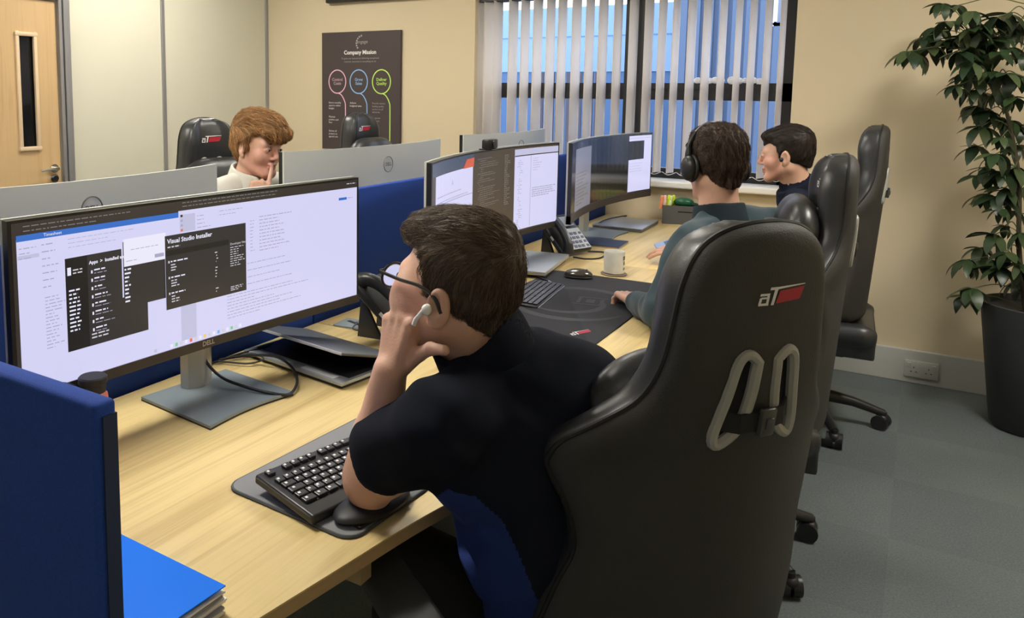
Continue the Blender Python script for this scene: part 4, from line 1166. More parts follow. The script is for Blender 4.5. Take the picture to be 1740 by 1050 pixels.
    def build(s, name, mats, parent=None, matfn=None, extra=None, inv=None):
        vs, fs = s.mesh()
        ctr_ = vs[fs].mean(1)
        if inv is not None:   # bring world coordinates into the parent's frame
            vs = vs @ inv[:3, :3].T+inv[:3, 3]
        me = bpy.data.meshes.new(name)
        V = vs; F = fs.tolist(); mi = None
        if matfn is not None: mi = matfn(ctr_).astype(int)
        if extra is not None:
            ev, ef, em = extra
            if inv is not None: ev = ev @ inv[:3, :3].T+inv[:3, 3]
            F += (np.asarray(ef)+len(V)).tolist()
            mi = np.concatenate([np.zeros(len(fs), int) if mi is None else mi, em]); V = np.concatenate([V, ev])
        me.from_pydata(V.tolist(), [], F)
        for m in (mats if isinstance(mats, (list, tuple)) else [mats]): me.materials.append(m)
        if mi is not None: me.polygons.foreach_set('material_index', mi)
        me.update()
        return link(name, me, parent, True)

def frame(fwd, up=(0, 0, 1), roll=0.0):
    """rows: right, forward, up"""
    f = nrm(fwd); r = nrm(np.cross(f, up)); u = np.cross(r, f)
    c, s_ = math.cos(roll), math.sin(roll)
    r, u = c*r+s_*u, -s_*r+c*u
    return np.array([r, f, u])

Mskin = mat('skin', (0.62, 0.37, 0.27), 0.48, noise=(14, 0.10), bump=(260, 0.25), sss=0.12)
Mskin_red = mat('skin_rosy', (0.62, 0.335, 0.255), 0.48, noise=(16, 0.14), bump=(260, 0.25), sss=0.12)
Mlip = mat('lip', (0.50, 0.235, 0.19), 0.45)
Meye = mat('eye_white', (0.48, 0.44, 0.42), 0.2)
Miris = mat('eye_dark', (0.03, 0.02, 0.015), 0.15)

def head_prims(F, c, R, wide=1.0, s=1.0, jaw=1.0, ear=1.0, ey=0.0, ez=0.0):
    """adds a head to field F; c centre, R rows right/fwd/up"""
    w = lambda x, y, z: c+s*(x*wide*R[0]+y*R[1]+z*R[2])
    E = lambda p, r, k=0.012, op='u': F.ell(w(*p), (r[0]*s*wide, r[1]*s, r[2]*s), R, k*s, op)
    E((0, -.014, .030), (.074, .095, .083))
    E((0, .028, -.020), (.063, .060, .082), .02)
    for sg in (-1, 1):
        F.cone(w(sg*.054, -.012, -.050), w(sg*.022, .062, -.095*jaw), .021*s, .018*s, .025*s)
        E((sg*.040, .050, -.030), (.026, .028, .026), .02)
        E((sg*.024, .076, .017), (.022, .012, .010), .022)
        E((sg*.031, .094, -.002), (.014, .009, .009), .008, 's')
        F.ell(w(sg*.031, .080, -.002), (.0125*s, .0125*s, .0115*s), R, .002*s)
        E((sg*.0105, .093, -.036), (.0075, .010, .0065), .006)
        # ear
        er = R.copy(); a = rad(22)*sg
        er = np.array([math.cos(a)*R[0]+math.sin(a)*R[1]*-1, math.sin(a)*R[0]+math.cos(a)*R[1], R[2]])
        F.ell(w(sg*.078, -.010+ey, -.008+ez), (.0090*s, .019*s*ear, .031*s*ear), er, .006*s)
        F.ell(w(sg*.0875, -.007+ey, -.004+ez), (.0075*s, .0115*s*ear, .020*s*ear), er, .002*s, 's')
        F.ell(w(sg*.081, .004+ey, -.012+ez), (.004*s, .005*s, .007*s), er, .003*s)
        F.ell(w(sg*.078, -.002+ey, -.034+ez), (.006*s, .009*s, .009*s), er, .005*s)
    E((0, .070, -.098*jaw), (.022, .018, .017), .02)
    F.cone(w(0, .086, .016), w(0, .1045, -.026), .0075*s, .0085*s, .012*s)
    E((0, .1045, -.031), (.0095, .0095, .0075), .006)
    E((0, .086, -.058), (.023, .0105, .006), .006); E((0, .0845, -.070), (.019, .0105, .007), .006)
    E((0, .098, -.0638), (.023, .005, .0010), .003, 's')
    return w

def head_mat(c, R, s=1.0):
    def fn(P):
        L = (P-c) @ R.T / s
        m = np.zeros(len(P))
        lip = (np.abs(L[:, 0]) < .021) & (L[:, 1] > .082) & (L[:, 2] > -.077+.0*L[:, 0]) & (L[:, 2] < -.054)
        m[lip] = 2
        rosy = (np.linalg.norm(L-np.array([0, .03, -.03]), axis=1) < .085) & (L[:, 1] > 0.005) & (L[:, 2] < .004) & ~lip
        m[rosy] = 1
        return m
    return fn

def hair_field(c, R, s=1.0, wide=1.0, top=.012, side=.005, length=1.0, fringe=None, ey=0.0, ez=0.0, seed=0, res=.0028, nape=-.072, grooves=.0016, quiff=0.0, volume=None):
    w = lambda x, y, z: c+s*(x*wide*R[0]+y*R[1]+z*R[2])
    F = Field(c-.16*s, c+.17*s, res)
    F.ell(w(0, -.014, .030), ((.074+side)*s*wide, (.095+side+.002)*s, (.083+top)*s), R, .01)
    F.ell(w(0, -.020, .060+top*.5), ((.064+top*.6)*s*wide, (.082+top*.8)*s, (.052+top)*s), R, .02)
    F.cone(w(0, -.055, -.02), w(0, -.060, nape+.02), .058*s, .042*s, .02)
    for v in (volume or []): F.ell(w(*v[:3]), (v[3]*s, v[4]*s, v[5]*s), R, .02)
    # hairline
    P = np.meshgrid(*F.ax, indexing='ij')
    L = [((P[0]-c[0])*R[i][0]+(P[1]-c[1])*R[i][1]+(P[2]-c[2])*R[i][2])/s for i in range(3)]
    zs = np.array([-.2, nape-.001, nape+.012, -.045, -.030, -.022, .002, .030, .052, .062, .2])
    yl = np.array([-.2, -.2, -.040, -.030, -.012, .016, .020, .026, .056, .16, .20])
    lim = np.interp(L[2]+.012*np.cos(L[0]*40)*(np.abs(L[0]) < .08), zs, yl+ey*.8)
    d = (L[1]-lim)*.55*s
    F.D = np.maximum(F.D, d.astype(np.float32)*.9)
    for sg in (-1, 1):
        F.ell(w(sg*.080, -.006+ey, -.012+ez), (.020*s, .021*s, .034*s), R, .004, 's')
    if fringe:
        for f in fringe: F.ell(w(*f[:3]), (f[3]*s, f[4]*s, f[5]*s), R, .012)
    # combed grooves: noise stretched along the comb direction (front to back)
    r = np.random.RandomState(seed); o = 0
    for i in range(7):
        f = r.uniform(180, 420); ph = r.rand()*6; a = r.uniform(-.5, .5)
        o = o+np.sin((L[0]*math.cos(a)+L[2]*math.sin(a)*.8)*f+ph+2.0*np.sin(L[1]*r.uniform(20, 60)+ph)+1.5*np.sin(L[2]*30+ph))
    F.D += (o*grooves*s/3.0).astype(np.float32)
    return F, w, L

def strands(F, c, R, s, n, length, comb, seed=1, lift=.0015, r0=.0006, nm=3, zmin=-1, seg=5, curl=.25):
    rs = np.random.RandomState(seed)
    vs, fs = F.mesh()
    ctr = vs[fs].mean(1); L = (ctr-c) @ R.T / s
    ok = np.nonzero(L[:, 2] > zmin)[0]
    pick = ctr[rs.choice(ok, n)]+rs.randn(n, 3)*.001
    p = pick; path = [p]; jit = rs.randn(n, 3)*curl
    lf = lift*rs.rand(n)[:, None]
    ln = length*rs.uniform(.6, 1.3, n)[:, None]
    for i in range(seg):
        l = (p-c) @ R.T / s
        d = comb(l)+jit+rs.randn(n, 3)*.06
        d = d @ R
        g = F.grad(p); g /= np.linalg.norm(g, axis=1)[:, None]+1e-9
        d = d-(d*g).sum(1)[:, None]*g; d /= np.linalg.norm(d, axis=1)[:, None]+1e-9
        p = p+d*ln/seg
        g = F.grad(p); g /= np.linalg.norm(g, axis=1)[:, None]+1e-9
        p = p-np.clip(F.sample(p)[:, None]-lf*(1+i)/seg*1.5, -.006, .004)*g
        path.append(p)
    K = seg+1; V = []; 
    for i, q in enumerate(path):
        t = (path[min(i+1, K-1)]-path[max(i-1, 0)]); t /= np.linalg.norm(t, axis=1)[:, None]+1e-9
        g = F.grad(q); g /= np.linalg.norm(g, axis=1)[:, None]+1e-9
        x = np.cross(t, g); x /= np.linalg.norm(x, axis=1)[:, None]+1e-9
        rr = r0*(1-.75*i/seg)
        V += [q+x*rr, q-x*rr, q+g*rr*1.3]
    V = np.stack(V, 1).reshape(-1, 3)    # n * K*3
    base = (np.arange(n)*K*3)[:, None]
    qs = []
    for i in range(seg):
        for a, b_ in ((0, 1), (1, 2), (2, 0)):
            qs.append(np.concatenate([base+i*3+a, base+i*3+b_, base+(i+1)*3+b_, base+(i+1)*3+a], 1))
    Fc = np.stack(qs, 1).reshape(-1, 4)
    mi = np.repeat(rs.randint(0, nm, n), seg*3)
    return V, Fc, mi

def hand(F, W, d, n_, side, curls, s=1.0, thumb=None, spread=0.0, k=.004):
    """W wrist, d towards fingers, n_ out of the back of the hand, side=+1/-1 picks the thumb side; curls[i]=(a,b,c) degrees"""
    W = np.asarray(W, float); d = nrm(d); n_ = nrm(n_-np.dot(n_, d)*d); t = np.cross(d, n_)*side
    L = [(.042, .025, .020), (.046, .029, .021), (.043, .027, .021), (.034, .020, .018)]
    off = [.031, .010, -.011, -.030]; kn = [.088, .091, .086, .078]; rr = [.0095, .0097, .0092, .0082]
    pt = lambda a, b, c_: W+s*(a*d+b*t+c_*n_)
    for i in range(4):
        F.cone(pt(.010, off[i]*.55, -.002), pt(kn[i], off[i], .001), .0145*s, .0115*s, .010)
        p = pt(kn[i], off[i], .000); a = 0; dd = d+spread*off[i]*8*t; dd = nrm(dd)
        F.ell(p+n_*.001, (.0112*s,)*3, None, .004)
        for j in range(3):
            a += rad(curls[i][j])
            v = dd*math.cos(a)-n_*math.sin(a)
            q = p+v*L[i][j]*s
            F.cone(p, q, rr[i]*s*(1-.07*j), rr[i]*s*(.93-.09*j), k*.8)
            p = q
    F.cone(pt(.015, .012, -.012), pt(.060, .026, -.010), .016*s, .012*s, .010)
    th = thumb or [(.020, .024, -.012), (.048, .048, -.020), (.075, .050, -.024), (.096, .044, -.026)]
    rt_ = [.0145, .0115, .0105, .0085]
    for i in range(3): F.cone(pt(*th[i]), pt(*th[i+1]), rt_[i]*s, rt_[i+1]*s, .005)
    return pt

def person(loc, label, cat='person'):
    e = empty('person', loc, 0, label, cat)
    return e, np.array([[1, 0, 0, -loc[0]], [0, 1, 0, -loc[1]], [0, 0, 1, -loc[2]], [0, 0, 0, 1.0]])

def eyes_brows(e, w, R, loc, s, colm, inv, brow=True):
    o3 = np.array(loc)
    for sg in (-1, 1):
        p = w(sg*.031, .0895, -.002)-o3; q = w(sg*.031, .0915, -.003)-o3
        rt_ = Matrix(R.T.tolist()).to_euler()
        ey_ = B().m(Meye).ball(tuple(w(sg*.031, .0905, -.0025)-o3), (.0125*s, .0030*s, .0038*s), rot=tuple(rt_), n=16).build('eye', e, True)
        B().m(Miris).ball(tuple(w(sg*.031, .0930, -.0025)-o3), (.0050*s, .0012*s, .0038*s), rot=tuple(rt_), n=12).build('iris', ey_, True)
        lid = [tuple(w(sg*x, y, z)-o3) for x, y, z in ((.017, .0915, -.003), (.024, .0935, .0015), (.033, .0935, .0025), (.041, .0905, .0008), (.046, .0865, -.003))]
        B().m(mat('lash_dark', (0.05, 0.03, 0.02), 0.6)).tube(bez(lid, 3), .0009, n=5).build('eyelash', e, True)
        if brow:
            pts = [tuple(w(sg*x, y, z)-o3) for x, y, z in ((.012, .0875, .018), (.026, .088, .0225), (.044, .077, .018))]
            B().m(colm).tube(bez(pts, 4), [.0022, .003, .0034, .0034, .003, .0028, .0024, .0018, .0012], n=6).build('eyebrow', e, True)

def legs(e, inv, hip, fdir, m_tr, m_shoe, knee_z=.50, th=.43, spread=.10):
    f = nrm((*fdir, 0)); l = np.array([-f[1], f[0], 0])
    hip = np.asarray(hip, float)
    lo = hip-.75; hi = hip+.75; lo[2] = .02; hi[2] = hip[2]+.16
    F = Field(lo, hi, .012)
    F.ell(hip+V3(0, 0, -.01), (.19, .15, .12), np.array([l, f, V3(0, 0, 1)]), .04)
    feet = []
    for sg in (-1, 1):
        a = hip+l*sg*.09; kn = hip+l*sg*spread*1.4+f*th; kn[2] = knee_z
        an = kn+f*.05; an[2] = .10
        F.cone(a, kn, .088, .064, .03); F.cone(kn, an, .062, .045, .02)
        feet.append((an, f))
    F.build('trousers', m_tr, e, inv=inv)
    for an, f in feet:
        q = inv[:3, :3] @ an+inv[:3, 3]
        r = math.atan2(f[1], f[0])
        B().m(m_shoe).box((q[0]+f[0]*.06, q[1]+f[1]*.06, q[2]-.062), (.27, .10, .06), rot=(0, 0, r), bev=.025, seg=3).build('shoe', e, True)
# ------------------------------------------------------------------ clothing materials
Mpolo = mat('polo_navy', (0.0085, 0.0105, 0.018), 0.92, bump=(700, 0.15), noise=(5, 0.15), spec=0.15)
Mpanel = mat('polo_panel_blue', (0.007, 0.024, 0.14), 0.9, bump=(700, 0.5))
Mteal = mat('jacket_teal', (0.028, 0.055, 0.070), 0.95, bump=(500, 0.3), noise=(6, 0.18), sheen=0.2)
Mteal2 = mat('jacket_teal_dark', (0.014, 0.026, 0.034), 0.95, bump=(500, 0.7))
Mnavy = mat('jumper_navy', (0.012, 0.015, 0.028), 0.95, bump=(600, 0.2), spec=0.15)
Mshirt = mat('shirt_offwhite', (0.62, 0.61, 0.55), 0.85, bump=(40, 0.4, (3, 1, 1)), noise=(9, 0.05))
Mtrous = mat('trousers_black', (0.012, 0.012, 0.014), 0.9)
Mshoe = mat('shoe_black', (0.015, 0.014, 0.014), 0.4)
def hairmats(nm, c):
    return [mat('hair_%s_%d' % (nm, i), tuple(x*f for x in c), 0.52, spec=0.35) for i, f in enumerate((1.0, 0.6, 2.1))]
Hbrn = hairmats('brown', (0.080, 0.055, 0.036))
Hdrk = hairmats('dark_brown', (0.040, 0.023, 0.014))
Hblk = hairmats('darker', (0.017, 0.011, 0.008))
Hgin = hairmats('ginger', (0.29, 0.155, 0.064))

def torso(F, N, chest, belly, pelv, SL, SR, rs, k=.05):
    """rs: scale of girth"""
    l = nrm(SR-SL); l[2] = 0; l = nrm(l); f = np.array([-l[1], l[0], 0]); R = np.array([l, f, V3(0, 0, 1)])
    F.ell(chest, (.185*rs, .115*rs, .155), R, k); F.ell(belly, (.165*rs, .128*rs, .17), R, k); F.ell(pelv, (.18*rs, .14*rs, .12), R, k)
    F.cone(chest, belly, .12*rs, .13*rs, k)
    for S_ in (SL, SR): F.cone(N+V3(0, 0, -.015), S_, .052, .060, .035)
    return R
CLK = {}
# ================================================================== front man
loc = (-.45, 1.33, 0.0)
e, inv = person(loc, 'person in navy polo with glasses and white earbud, chin on fist, nearest the camera')
Hc = V3(-.637, 1.150, 1.145); R = frame((-1, .13, .08), roll=rad(-3)); s = 1.01
N = V3(-.590, 1.195, 1.030); SL = V3(-.592, 1.040, .955); SR = V3(-.500, 1.375, .915)
EL = V3(-.765, 1.085, .782); WL = V3(-.712, 1.068, 1.005)
F = Field((-.90, .92, .70), (-.33, 1.60, 1.33), .0032)
w = head_prims(F, Hc, R, 1.05, s, ear=1.04, ey=-.020, ez=-.012)
for sg in (-1, 1): F.ell(w(sg*.048, .034, -.040), (.030, .040, .038), R, .02); F.ell(w(sg*.045, .058, -.030), (.028, .030, .042), R, .02)
F.cone(w(0, -.025, -.055), N, .060, .068, .03); F.cone(N, N+V3(0.02, 0.01, -.08), .062, .060, .03)
F.cone(w(0, .03, -.075), N+V3(-.02, 0, .01), .040, .050, .04)       # full under-chin
F.cone(SL+V3(0, 0, -.02), EL+V3(.035, -.01, .035), .050, .043, .02)
F.ell(EL+V3(.004, 0, -.002), (.040, .040, .038), None, .02)
F.cone(EL+V3(-.005, 0, .02), EL+(WL-EL)*.45, .043, .041, .02); F.cone(EL+(WL-EL)*.45, WL, .041, .0285, .02)
hand(F, WL, V3(.12, .16, .95), V3(-.35, -.86, .3), 1, [(78, 92, 50), (82, 95, 50), (86, 95, 50), (88, 95, 50)], 1.0,
     thumb=[(.018, .022, -.012), (.045, .048, -.016), (.062, .074, -.014), (.070, .106, -.016)])
CLK['p1'] = (Hc, R, s)
F.build('body', [Mskin, Mskin_red, Mlip], e, head_mat(Hc, R, s), inv=inv)
eyes_brows(e, w, R, loc, s, Hbrn[0], inv)
# polo shirt
F = Field((-.86, .92, .44), (-.24, 1.62, 1.12), .0042)
torso(F, N+V3(.0, 0, 0), V3(-.535, 1.235, .875), V3(-.505, 1.275, .715), V3(-.455, 1.325, .56), SL, SR, 1.14)
F.ell(V3(-.50, 1.25, .90), (.14, .16, .15), None, .05)
ELm = EL+V3(.05, -.012, .055)
F.cone(SL, ELm+V3(0, 0, .03), .072, .070, .03); F.cone(SR, SR+V3(-.11, .05, -.19), .072, .066, .03)
F.half(EL+V3(.052, -.01, .052), nrm(EL-SL), .004, lo=V3(-.9, .9, .70), hi=V3(-.60, 1.14, .92))
F.cone(N+V3(.006, .004, -.03), N+V3(-.004, -.002, .018), .078, .071, .012)
def wrinkle(F, seed=1, amp=.0035, fr=38, an=(1, 1, 2.2)): F.ripple(amp, fr, seed, 6, None, an)
wrinkle(F, 3, .0085, 48)
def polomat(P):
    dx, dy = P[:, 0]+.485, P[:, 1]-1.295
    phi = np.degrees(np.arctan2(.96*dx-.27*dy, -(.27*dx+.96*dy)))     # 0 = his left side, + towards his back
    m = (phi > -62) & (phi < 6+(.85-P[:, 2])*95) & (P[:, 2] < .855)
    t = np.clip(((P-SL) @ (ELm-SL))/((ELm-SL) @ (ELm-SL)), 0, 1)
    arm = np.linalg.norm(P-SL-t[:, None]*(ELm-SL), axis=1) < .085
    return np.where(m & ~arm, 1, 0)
F.cone(N+V3(-.003, 0, -.01), w(0, -.022, -.03), .0655, .066, .004, 's')
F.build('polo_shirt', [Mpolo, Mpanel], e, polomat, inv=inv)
# ribbed collar standing at the back of the neck
F = Field(N-.16, N+.16, .0035)
cdir = nrm(w(0, -.03, -.05)-N)
F.cone(N+V3(.004, .002, -.03), N+cdir*.085, .090, .076, .004)
F.cone(N-cdir*.05, N+cdir*.12, .079, .070, .003, 's')
F.half(N+cdir*.074, nrm(cdir*1.0+np.array([-.15, -.05, 0])*1.0), .004)
F.build('collar', Mpolo, e, inv=inv)
legs(e, inv, V3(-.45, 1.34, .50), (-.90, .43), Mtrous, Mshoe, knee_z=.47)
# hair
vol = [(0, .045, .084, .060, .048, .034), (0, -.02, .094, .062, .075, .030)]
F, w2, L = hair_field(Hc, R, s, 1.03, .009, .007, ey=-.020, ez=-.012, nape=-.060, fringe=[(0, .070, .078, .056, .026, .022)], seed=4, volume=vol)
def comb1(l):
    top = np.clip((l[:, 2]-.03)/.06, 0, 1)[:, None]
    return top*np.stack([-.35+.0*l[:, 0], np.ones(len(l)), -.05+0*l[:, 0]], 1)+(1-top)*np.stack([0*l[:, 0], .25+0*l[:, 0], -np.ones(len(l))], 1)
ex = strands(F, Hc, R, s, 5200, .034, comb1, 2, .0035, .00055, curl=.22)
F.build('hair', Hbrn, e, None, ex, inv)
# glasses and earbud (worn)
o3 = np.array(loc)
g = lambda x, y, z: tuple(w(x, y, z)-o3)
b = B().m(Mbez)
for sg in (-1, 1):
    b.tube(bez([g(sg*.074, .098, .008), g(sg*.079, .05, .006), g(sg*.081, .008, .006), g(sg*.083, -.024, -.004), g(sg*.082, -.040, -.026)], 5), .0031, n=8)
    ring = [g(sg*.036+.026*math.cos(a)*1.05, .103, -.004+.021*math.sin(a)) for a in np.linspace(0, 2*PI, 25)[:-1]]
    b.tube(ring, .0026, n=6, closed=True)
b.tube([g(-.010, .105, .002), g(0, .108, .004), g(.010, .105, .002)], .0018, n=6)
for sg in (-1, 1): b.tube([g(sg*.062, .103, .008), g(sg*.074, .100, .008)], .003, n=6)
gl = b.build('glasses', e, True)
b = B().m(mat('lens_glass', (0.9, 0.95, 0.95), 0.02, trans=1.0, ior=1.3))
for sg in (-1, 1):
    V_ = [b.bm.verts.new(g(sg*.036+.0255*math.cos(a)*1.05, .103, -.004+.0205*math.sin(a))) for a in np.linspace(0, 2*PI, 25)[:-1]]
    b._set([b.bm.faces.new(V_)])
b.build('lens', e)
b = B().m(mat('earbud_white', (0.80, 0.80, 0.78), 0.25))
b.ball(g(-.090, -.018, -.024), (.0085, .0085, .0095)); b.tube([g(-.093, -.014, -.026), g(-.096, -.004, -.042), g(-.095, .000, -.052)], .0038, n=10)
b.build('earbud', e, True)
# ================================================================== second man (teal jacket, headset)
loc = (-.46, 2.72, 0.0)
e, inv = person(loc, 'person in dark teal zip jacket wearing black over-ear headset, seen from behind')
Hc = V3(-.560, 2.755, 1.232); R = frame((-.70, .72, -.10), roll=rad(-2)); s = 1.0
N = V3(-.540, 2.745, 1.085); SL = V3(-.585, 2.580, .985); SR = V3(-.395, 2.925, 1.015)
EL = V3(-.635, 2.455, .790); WL = V3(-.772, 2.640, .768)
F = Field((-.95, 2.35, .72), (-.33, 3.05, 1.38), .0038)
w = head_prims(F, Hc, R, 1.0, s)
F.cone(w(0, -.025, -.055), N, .056, .060, .03); F.cone(N, N+V3(0, 0, -.05), .054, .052, .03)
F.cone(EL, WL, .038, .026, .02)
hand(F, WL, V3(-.62, .72, .02), V3(.1, .05, 1), 1, [(28, 48, 30), (30, 50, 30), (34, 52, 30), (38, 55, 30)], .98)
F.build('body', [Mskin, Mskin_red, Mlip], e, head_mat(Hc, R, s), inv=inv)
eyes_brows(e, w, R, loc, s, Hdrk[0], inv)
F = Field((-.86, 2.33, .46), (-.22, 3.10, 1.19), .0062)
torso(F, N, V3(-.500, 2.745, .905), V3(-.470, 2.735, .72), V3(-.455, 2.725, .565), SL, SR, 1.03)
F.cone(SL, EL+V3(0, 0, .01), .068, .056, .03); F.cone(EL+V3(0, 0, .005), WL+V3(.02, -.03, .005), .055, .040, .02)
F.cone(SR, SR+V3(-.05, .05, -.22), .066, .056, .03); F.cone(SR+V3(-.05, .05, -.22), V3(-.72, 3.0, .79), .054, .040, .02)
F.ripple(.0090, 55, 8, 6, None, (1, 1, 1.6))
F.cone(N+V3(0, 0, -.03), w(0, -.02, -.03), .060, .062, .004, 's')
F.build('jacket', [Mteal], e, inv=inv)
F = Field(N-.16, N+.16, .0045)
F.cone(N+V3(.006, -.004, -.035), N+V3(-.006, .002, .030), .088, .078, .004)
F.cone(N+V3(.006, -.004, -.09), N+V3(-.012, .004, .09), .072, .066, .004, 's')
F.half(N+V3(0, 0, .022), (-.15, .15, 1), .006); F.ripple(.002, 60, 2)
F.build('collar', Mteal2, e, inv=inv)
o3 = np.array(loc)
legs(e, inv, V3(-.46, 2.72, .55), (-1, .1), Mtrous, Mshoe)
F, w2, L = hair_field(Hc, R, s, 1.02, .017, .008, seed=9, volume=[(0, .03, .09, .065, .07, .04)], fringe=[(0, .085, .065, .055, .025, .025)], grooves=.003)
def comb2(l): 
    return np.stack([-l[:, 0]*2+.4*np.sin(l[:, 1]*90), -.2+.5*np.sin(l[:, 0]*110), -.5-.6*np.cos(l[:, 1]*60)], 1)
ex = strands(F, Hc, R, s, 4500, .026, comb2, 3, .004, .0007, curl=.4)
F.build('hair', Hdrk, e, None, ex, inv)
g = lambda x, y, z: tuple(w(x, y, z)-o3)
b = B().m(Mpl)
arc = [g(.099*math.cos(a), .012-.004*math.sin(a), .012+.126*math.sin(a)) for a in np.linspace(0.05, PI-.05, 21)]
b.tube(arc, .0065, n=8); b.build('headset_band', e, True)
b = B().m(mat('headset_grey', (0.08, 0.08, 0.085), 0.35)); b.tube([(x, y, z+.0035) for x, y, z in arc[5:-5]], .0052, n=6); b.build('headset_padding', e, True)
for sg in (-1, 1):
    b = B().m(Mpl)
    c0 = w(sg*.098, -.002, -.012)-o3
    q = Matrix(R.T.tolist()).to_euler()
    b.ball(tuple(c0), (.021, .036, .042), rot=tuple(q), n=24); b.ball(tuple(w(sg*.086, -.002, -.012)-o3), (.014, .040, .046), rot=tuple(q), n=24)
    b.tube([g(sg*.096, .0, .03), g(sg*.095, .002, .055)], .007, n=8)
    b.build('ear_cup', e, True)
# ================================================================== third man (profile, navy jumper)
loc = (-.36, 3.83, 0.0)
e, inv = person(loc, 'person in dark navy jumper seen in profile by the window, short dark hair')
Hc = V3(-.478, 3.735, 1.208); R = frame((-1, .02, -.06)); s = .99
N = V3(-.425, 3.76, 1.060); SL = V3(-.40, 3.575, .985); SR = V3(-.37, 3.96, .985)
EL = V3(-.58, 3.50, .80); WL = V3(-.80, 3.50, .790); WR = V3(-.78, 3.68, .855); ER = V3(-.56, 3.90, .82)
F = Field((-1.02, 3.38, .70), (-.25, 4.05, 1.36), .0042)
w = head_prims(F, Hc, R, 1.0, s)
F.cone(w(0, -.025, -.055), N, .054, .058, .03); F.cone(N, N+V3(0, 0, -.05), .054, .052, .03)
F.cone(EL, WL, .036, .026, .02); F.cone(ER, WR, .036, .026, .02)
hand(F, WL, V3(-.88, -.30, .10), V3(.1, -.4, 1), -1, [(12, 22, 14), (16, 26, 14), (22, 30, 16), (28, 34, 16)], .98, spread=.35)
hand(F, WR, V3(-.85, -.10, -.10), V3(0, .3, 1), 1, [(35, 50, 30)]*4, .98)
F.build('body', [Mskin, Mskin_red, Mlip], e, head_mat(Hc, R, s), inv=inv)
eyes_brows(e, w, R, loc, s, Hblk[0], inv)
F = Field((-.90, 3.30, .46), (-.12, 4.14, 1.17), .0068)
torso(F, N, V3(-.395, 3.765, .89), V3(-.37, 3.81, .71), V3(-.355, 3.83, .565), SL, SR, 1.02)
F.cone(SL, EL, .062, .052, .03); F.cone(EL, WL+V3(.05, 0, 0), .050, .036, .02); F.cone(SR, ER, .062, .052, .03); F.cone(ER, WR+V3(.05, 0, 0), .050, .036, .02)
F.ripple(.004, 45, 5)
F.cone(N+V3(.004, 0, -.03), N+V3(-.006, 0, .020), .076, .070, .01)
F.cone(N+V3(0, 0, -.03), w(0, -.02, -.03), .050, .054, .004, 's')
F.build('jumper', Mnavy, e, inv=inv)
F = Field(N-.16, N+.16, .0045); cdir = nrm(w(0, -.025, -.055)-N)
F.cone(N+V3(.006, 0, -.04), N+cdir*.060, .090, .074, .004)
F.cone(N-cdir*.07, N+cdir*.12, .074, .064, .003, 's')
F.half(N+cdir*.036, nrm(cdir+V3(-.30, 0, 0)), .005)
F.build('collar', Mnavy, e, inv=inv)
legs(e, inv, V3(-.36, 3.83, .55), (-1, .0), Mtrous, Mshoe)
F, w2, L = hair_field(Hc, R, s, 1.01, .013, .0045, nape=-.052, seed=12, volume=[(0, .045, .086, .056, .048, .026)], fringe=[(0, .070, .080, .050, .022, .016)])
ex = strands(F, Hc, R, s, 2200, .020, comb1, 5, .002, .0007, curl=.25)
F.build('hair', Hblk, e, None, ex, inv)
b = B().m(Mpl).ball(tuple(w(-.088, .004, -.014)-np.array(loc)), (.008, .009, .010)); b.build('earbud', e, True)
ph_ = empty('mobile_phone', (-.905, 3.555, .806), rad(25), 'small pale blue device held in hands of the far man', 'phone')
ph_.rotation_euler = (rad(18), rad(-20), rad(28))
B().m(mat('device_blue', (0.30, 0.42, 0.72), 0.3)).box((0, 0, 0), (.11, .058, .010), bev=.004).build('device_case', ph_, True)
B().m(mat('device_dark', (0.10, 0.14, 0.28), 0.3)).box((.012, 0, .0055), (.05, .034, .001)).build('device_screen', ph_)
# ================================================================== boy across the desks
loc = (-2.24, 2.26, 0.0)
e, inv = person(loc, 'person with ginger hair in white shirt, finger raised to lips, on the far side')
Hc = V3(-2.118, 2.262, 1.250); R = frame((1, -.06, -.10), roll=rad(2)); s = .98
N = V3(-2.165, 2.262, 1.128); SR = V3(-2.19, 2.080, 1.065); SL = V3(-2.19, 2.445, 1.065)
ER = V3(-2.02, 2.04, .845); WR = V3(-2.030, 2.150, 1.048); EL = V3(-2.0, 2.46, .86); WL = V3(-1.90, 2.40, .78)
F = Field((-2.30, 1.95, .72), (-1.80, 2.56, 1.40), .0038)
w = head_prims(F, Hc, R, .97, s)
F.cone(w(0, -.025, -.055), N, .050, .054, .03); F.cone(N, N+V3(0, 0, -.05), .050, .050, .03)
F.cone(ER, WR, .036, .024, .02); F.cone(EL, WL, .036, .026, .02)
hand(F, WR, V3(-.02, .38, .92), V3(.75, -.55, .2), 1, [(6, 14, 8), (70, 90, 50), (80, 92, 50), (85, 92, 50)], .92, thumb=[(.020, .022, -.012), (.050, .040, -.022), (.072, .036, -.034), (.088, .024, -.040)])
hand(F, WL, V3(.9, -.3, -.1), V3(0, 0, 1), -1, [(20, 30, 20)]*4, .92)
F.build('body', [Mskin, Mskin_red, Mlip], e, head_mat(Hc, R, s), inv=inv)
eyes_brows(e, w, R, loc, s, Hgin[1], inv)
F = Field((-2.50, 1.90, .46), (-1.86, 2.62, 1.19), .0065)
torso(F, N, V3(-2.19, 2.262, .94), V3(-2.22, 2.262, .74), V3(-2.24, 2.262, .565), SL, SR, .93)
F.cone(SR, ER, .060, .050, .03); F.cone(ER, ER+(WR-ER)*.72, .050, .040, .02); F.cone(SL, EL, .060, .050, .03); F.cone(EL, EL+(WL-EL)*.7, .050, .040, .02)
F.ripple(.0055, 52, 7)
F.cone(N+V3(0, 0, -.03), w(0, -.02, -.03), .056, .058, .004, 's')
F.cone(N+V3(.09, 0, -.06), N+V3(.03, 0, .02), .012, .030, .01, 's')
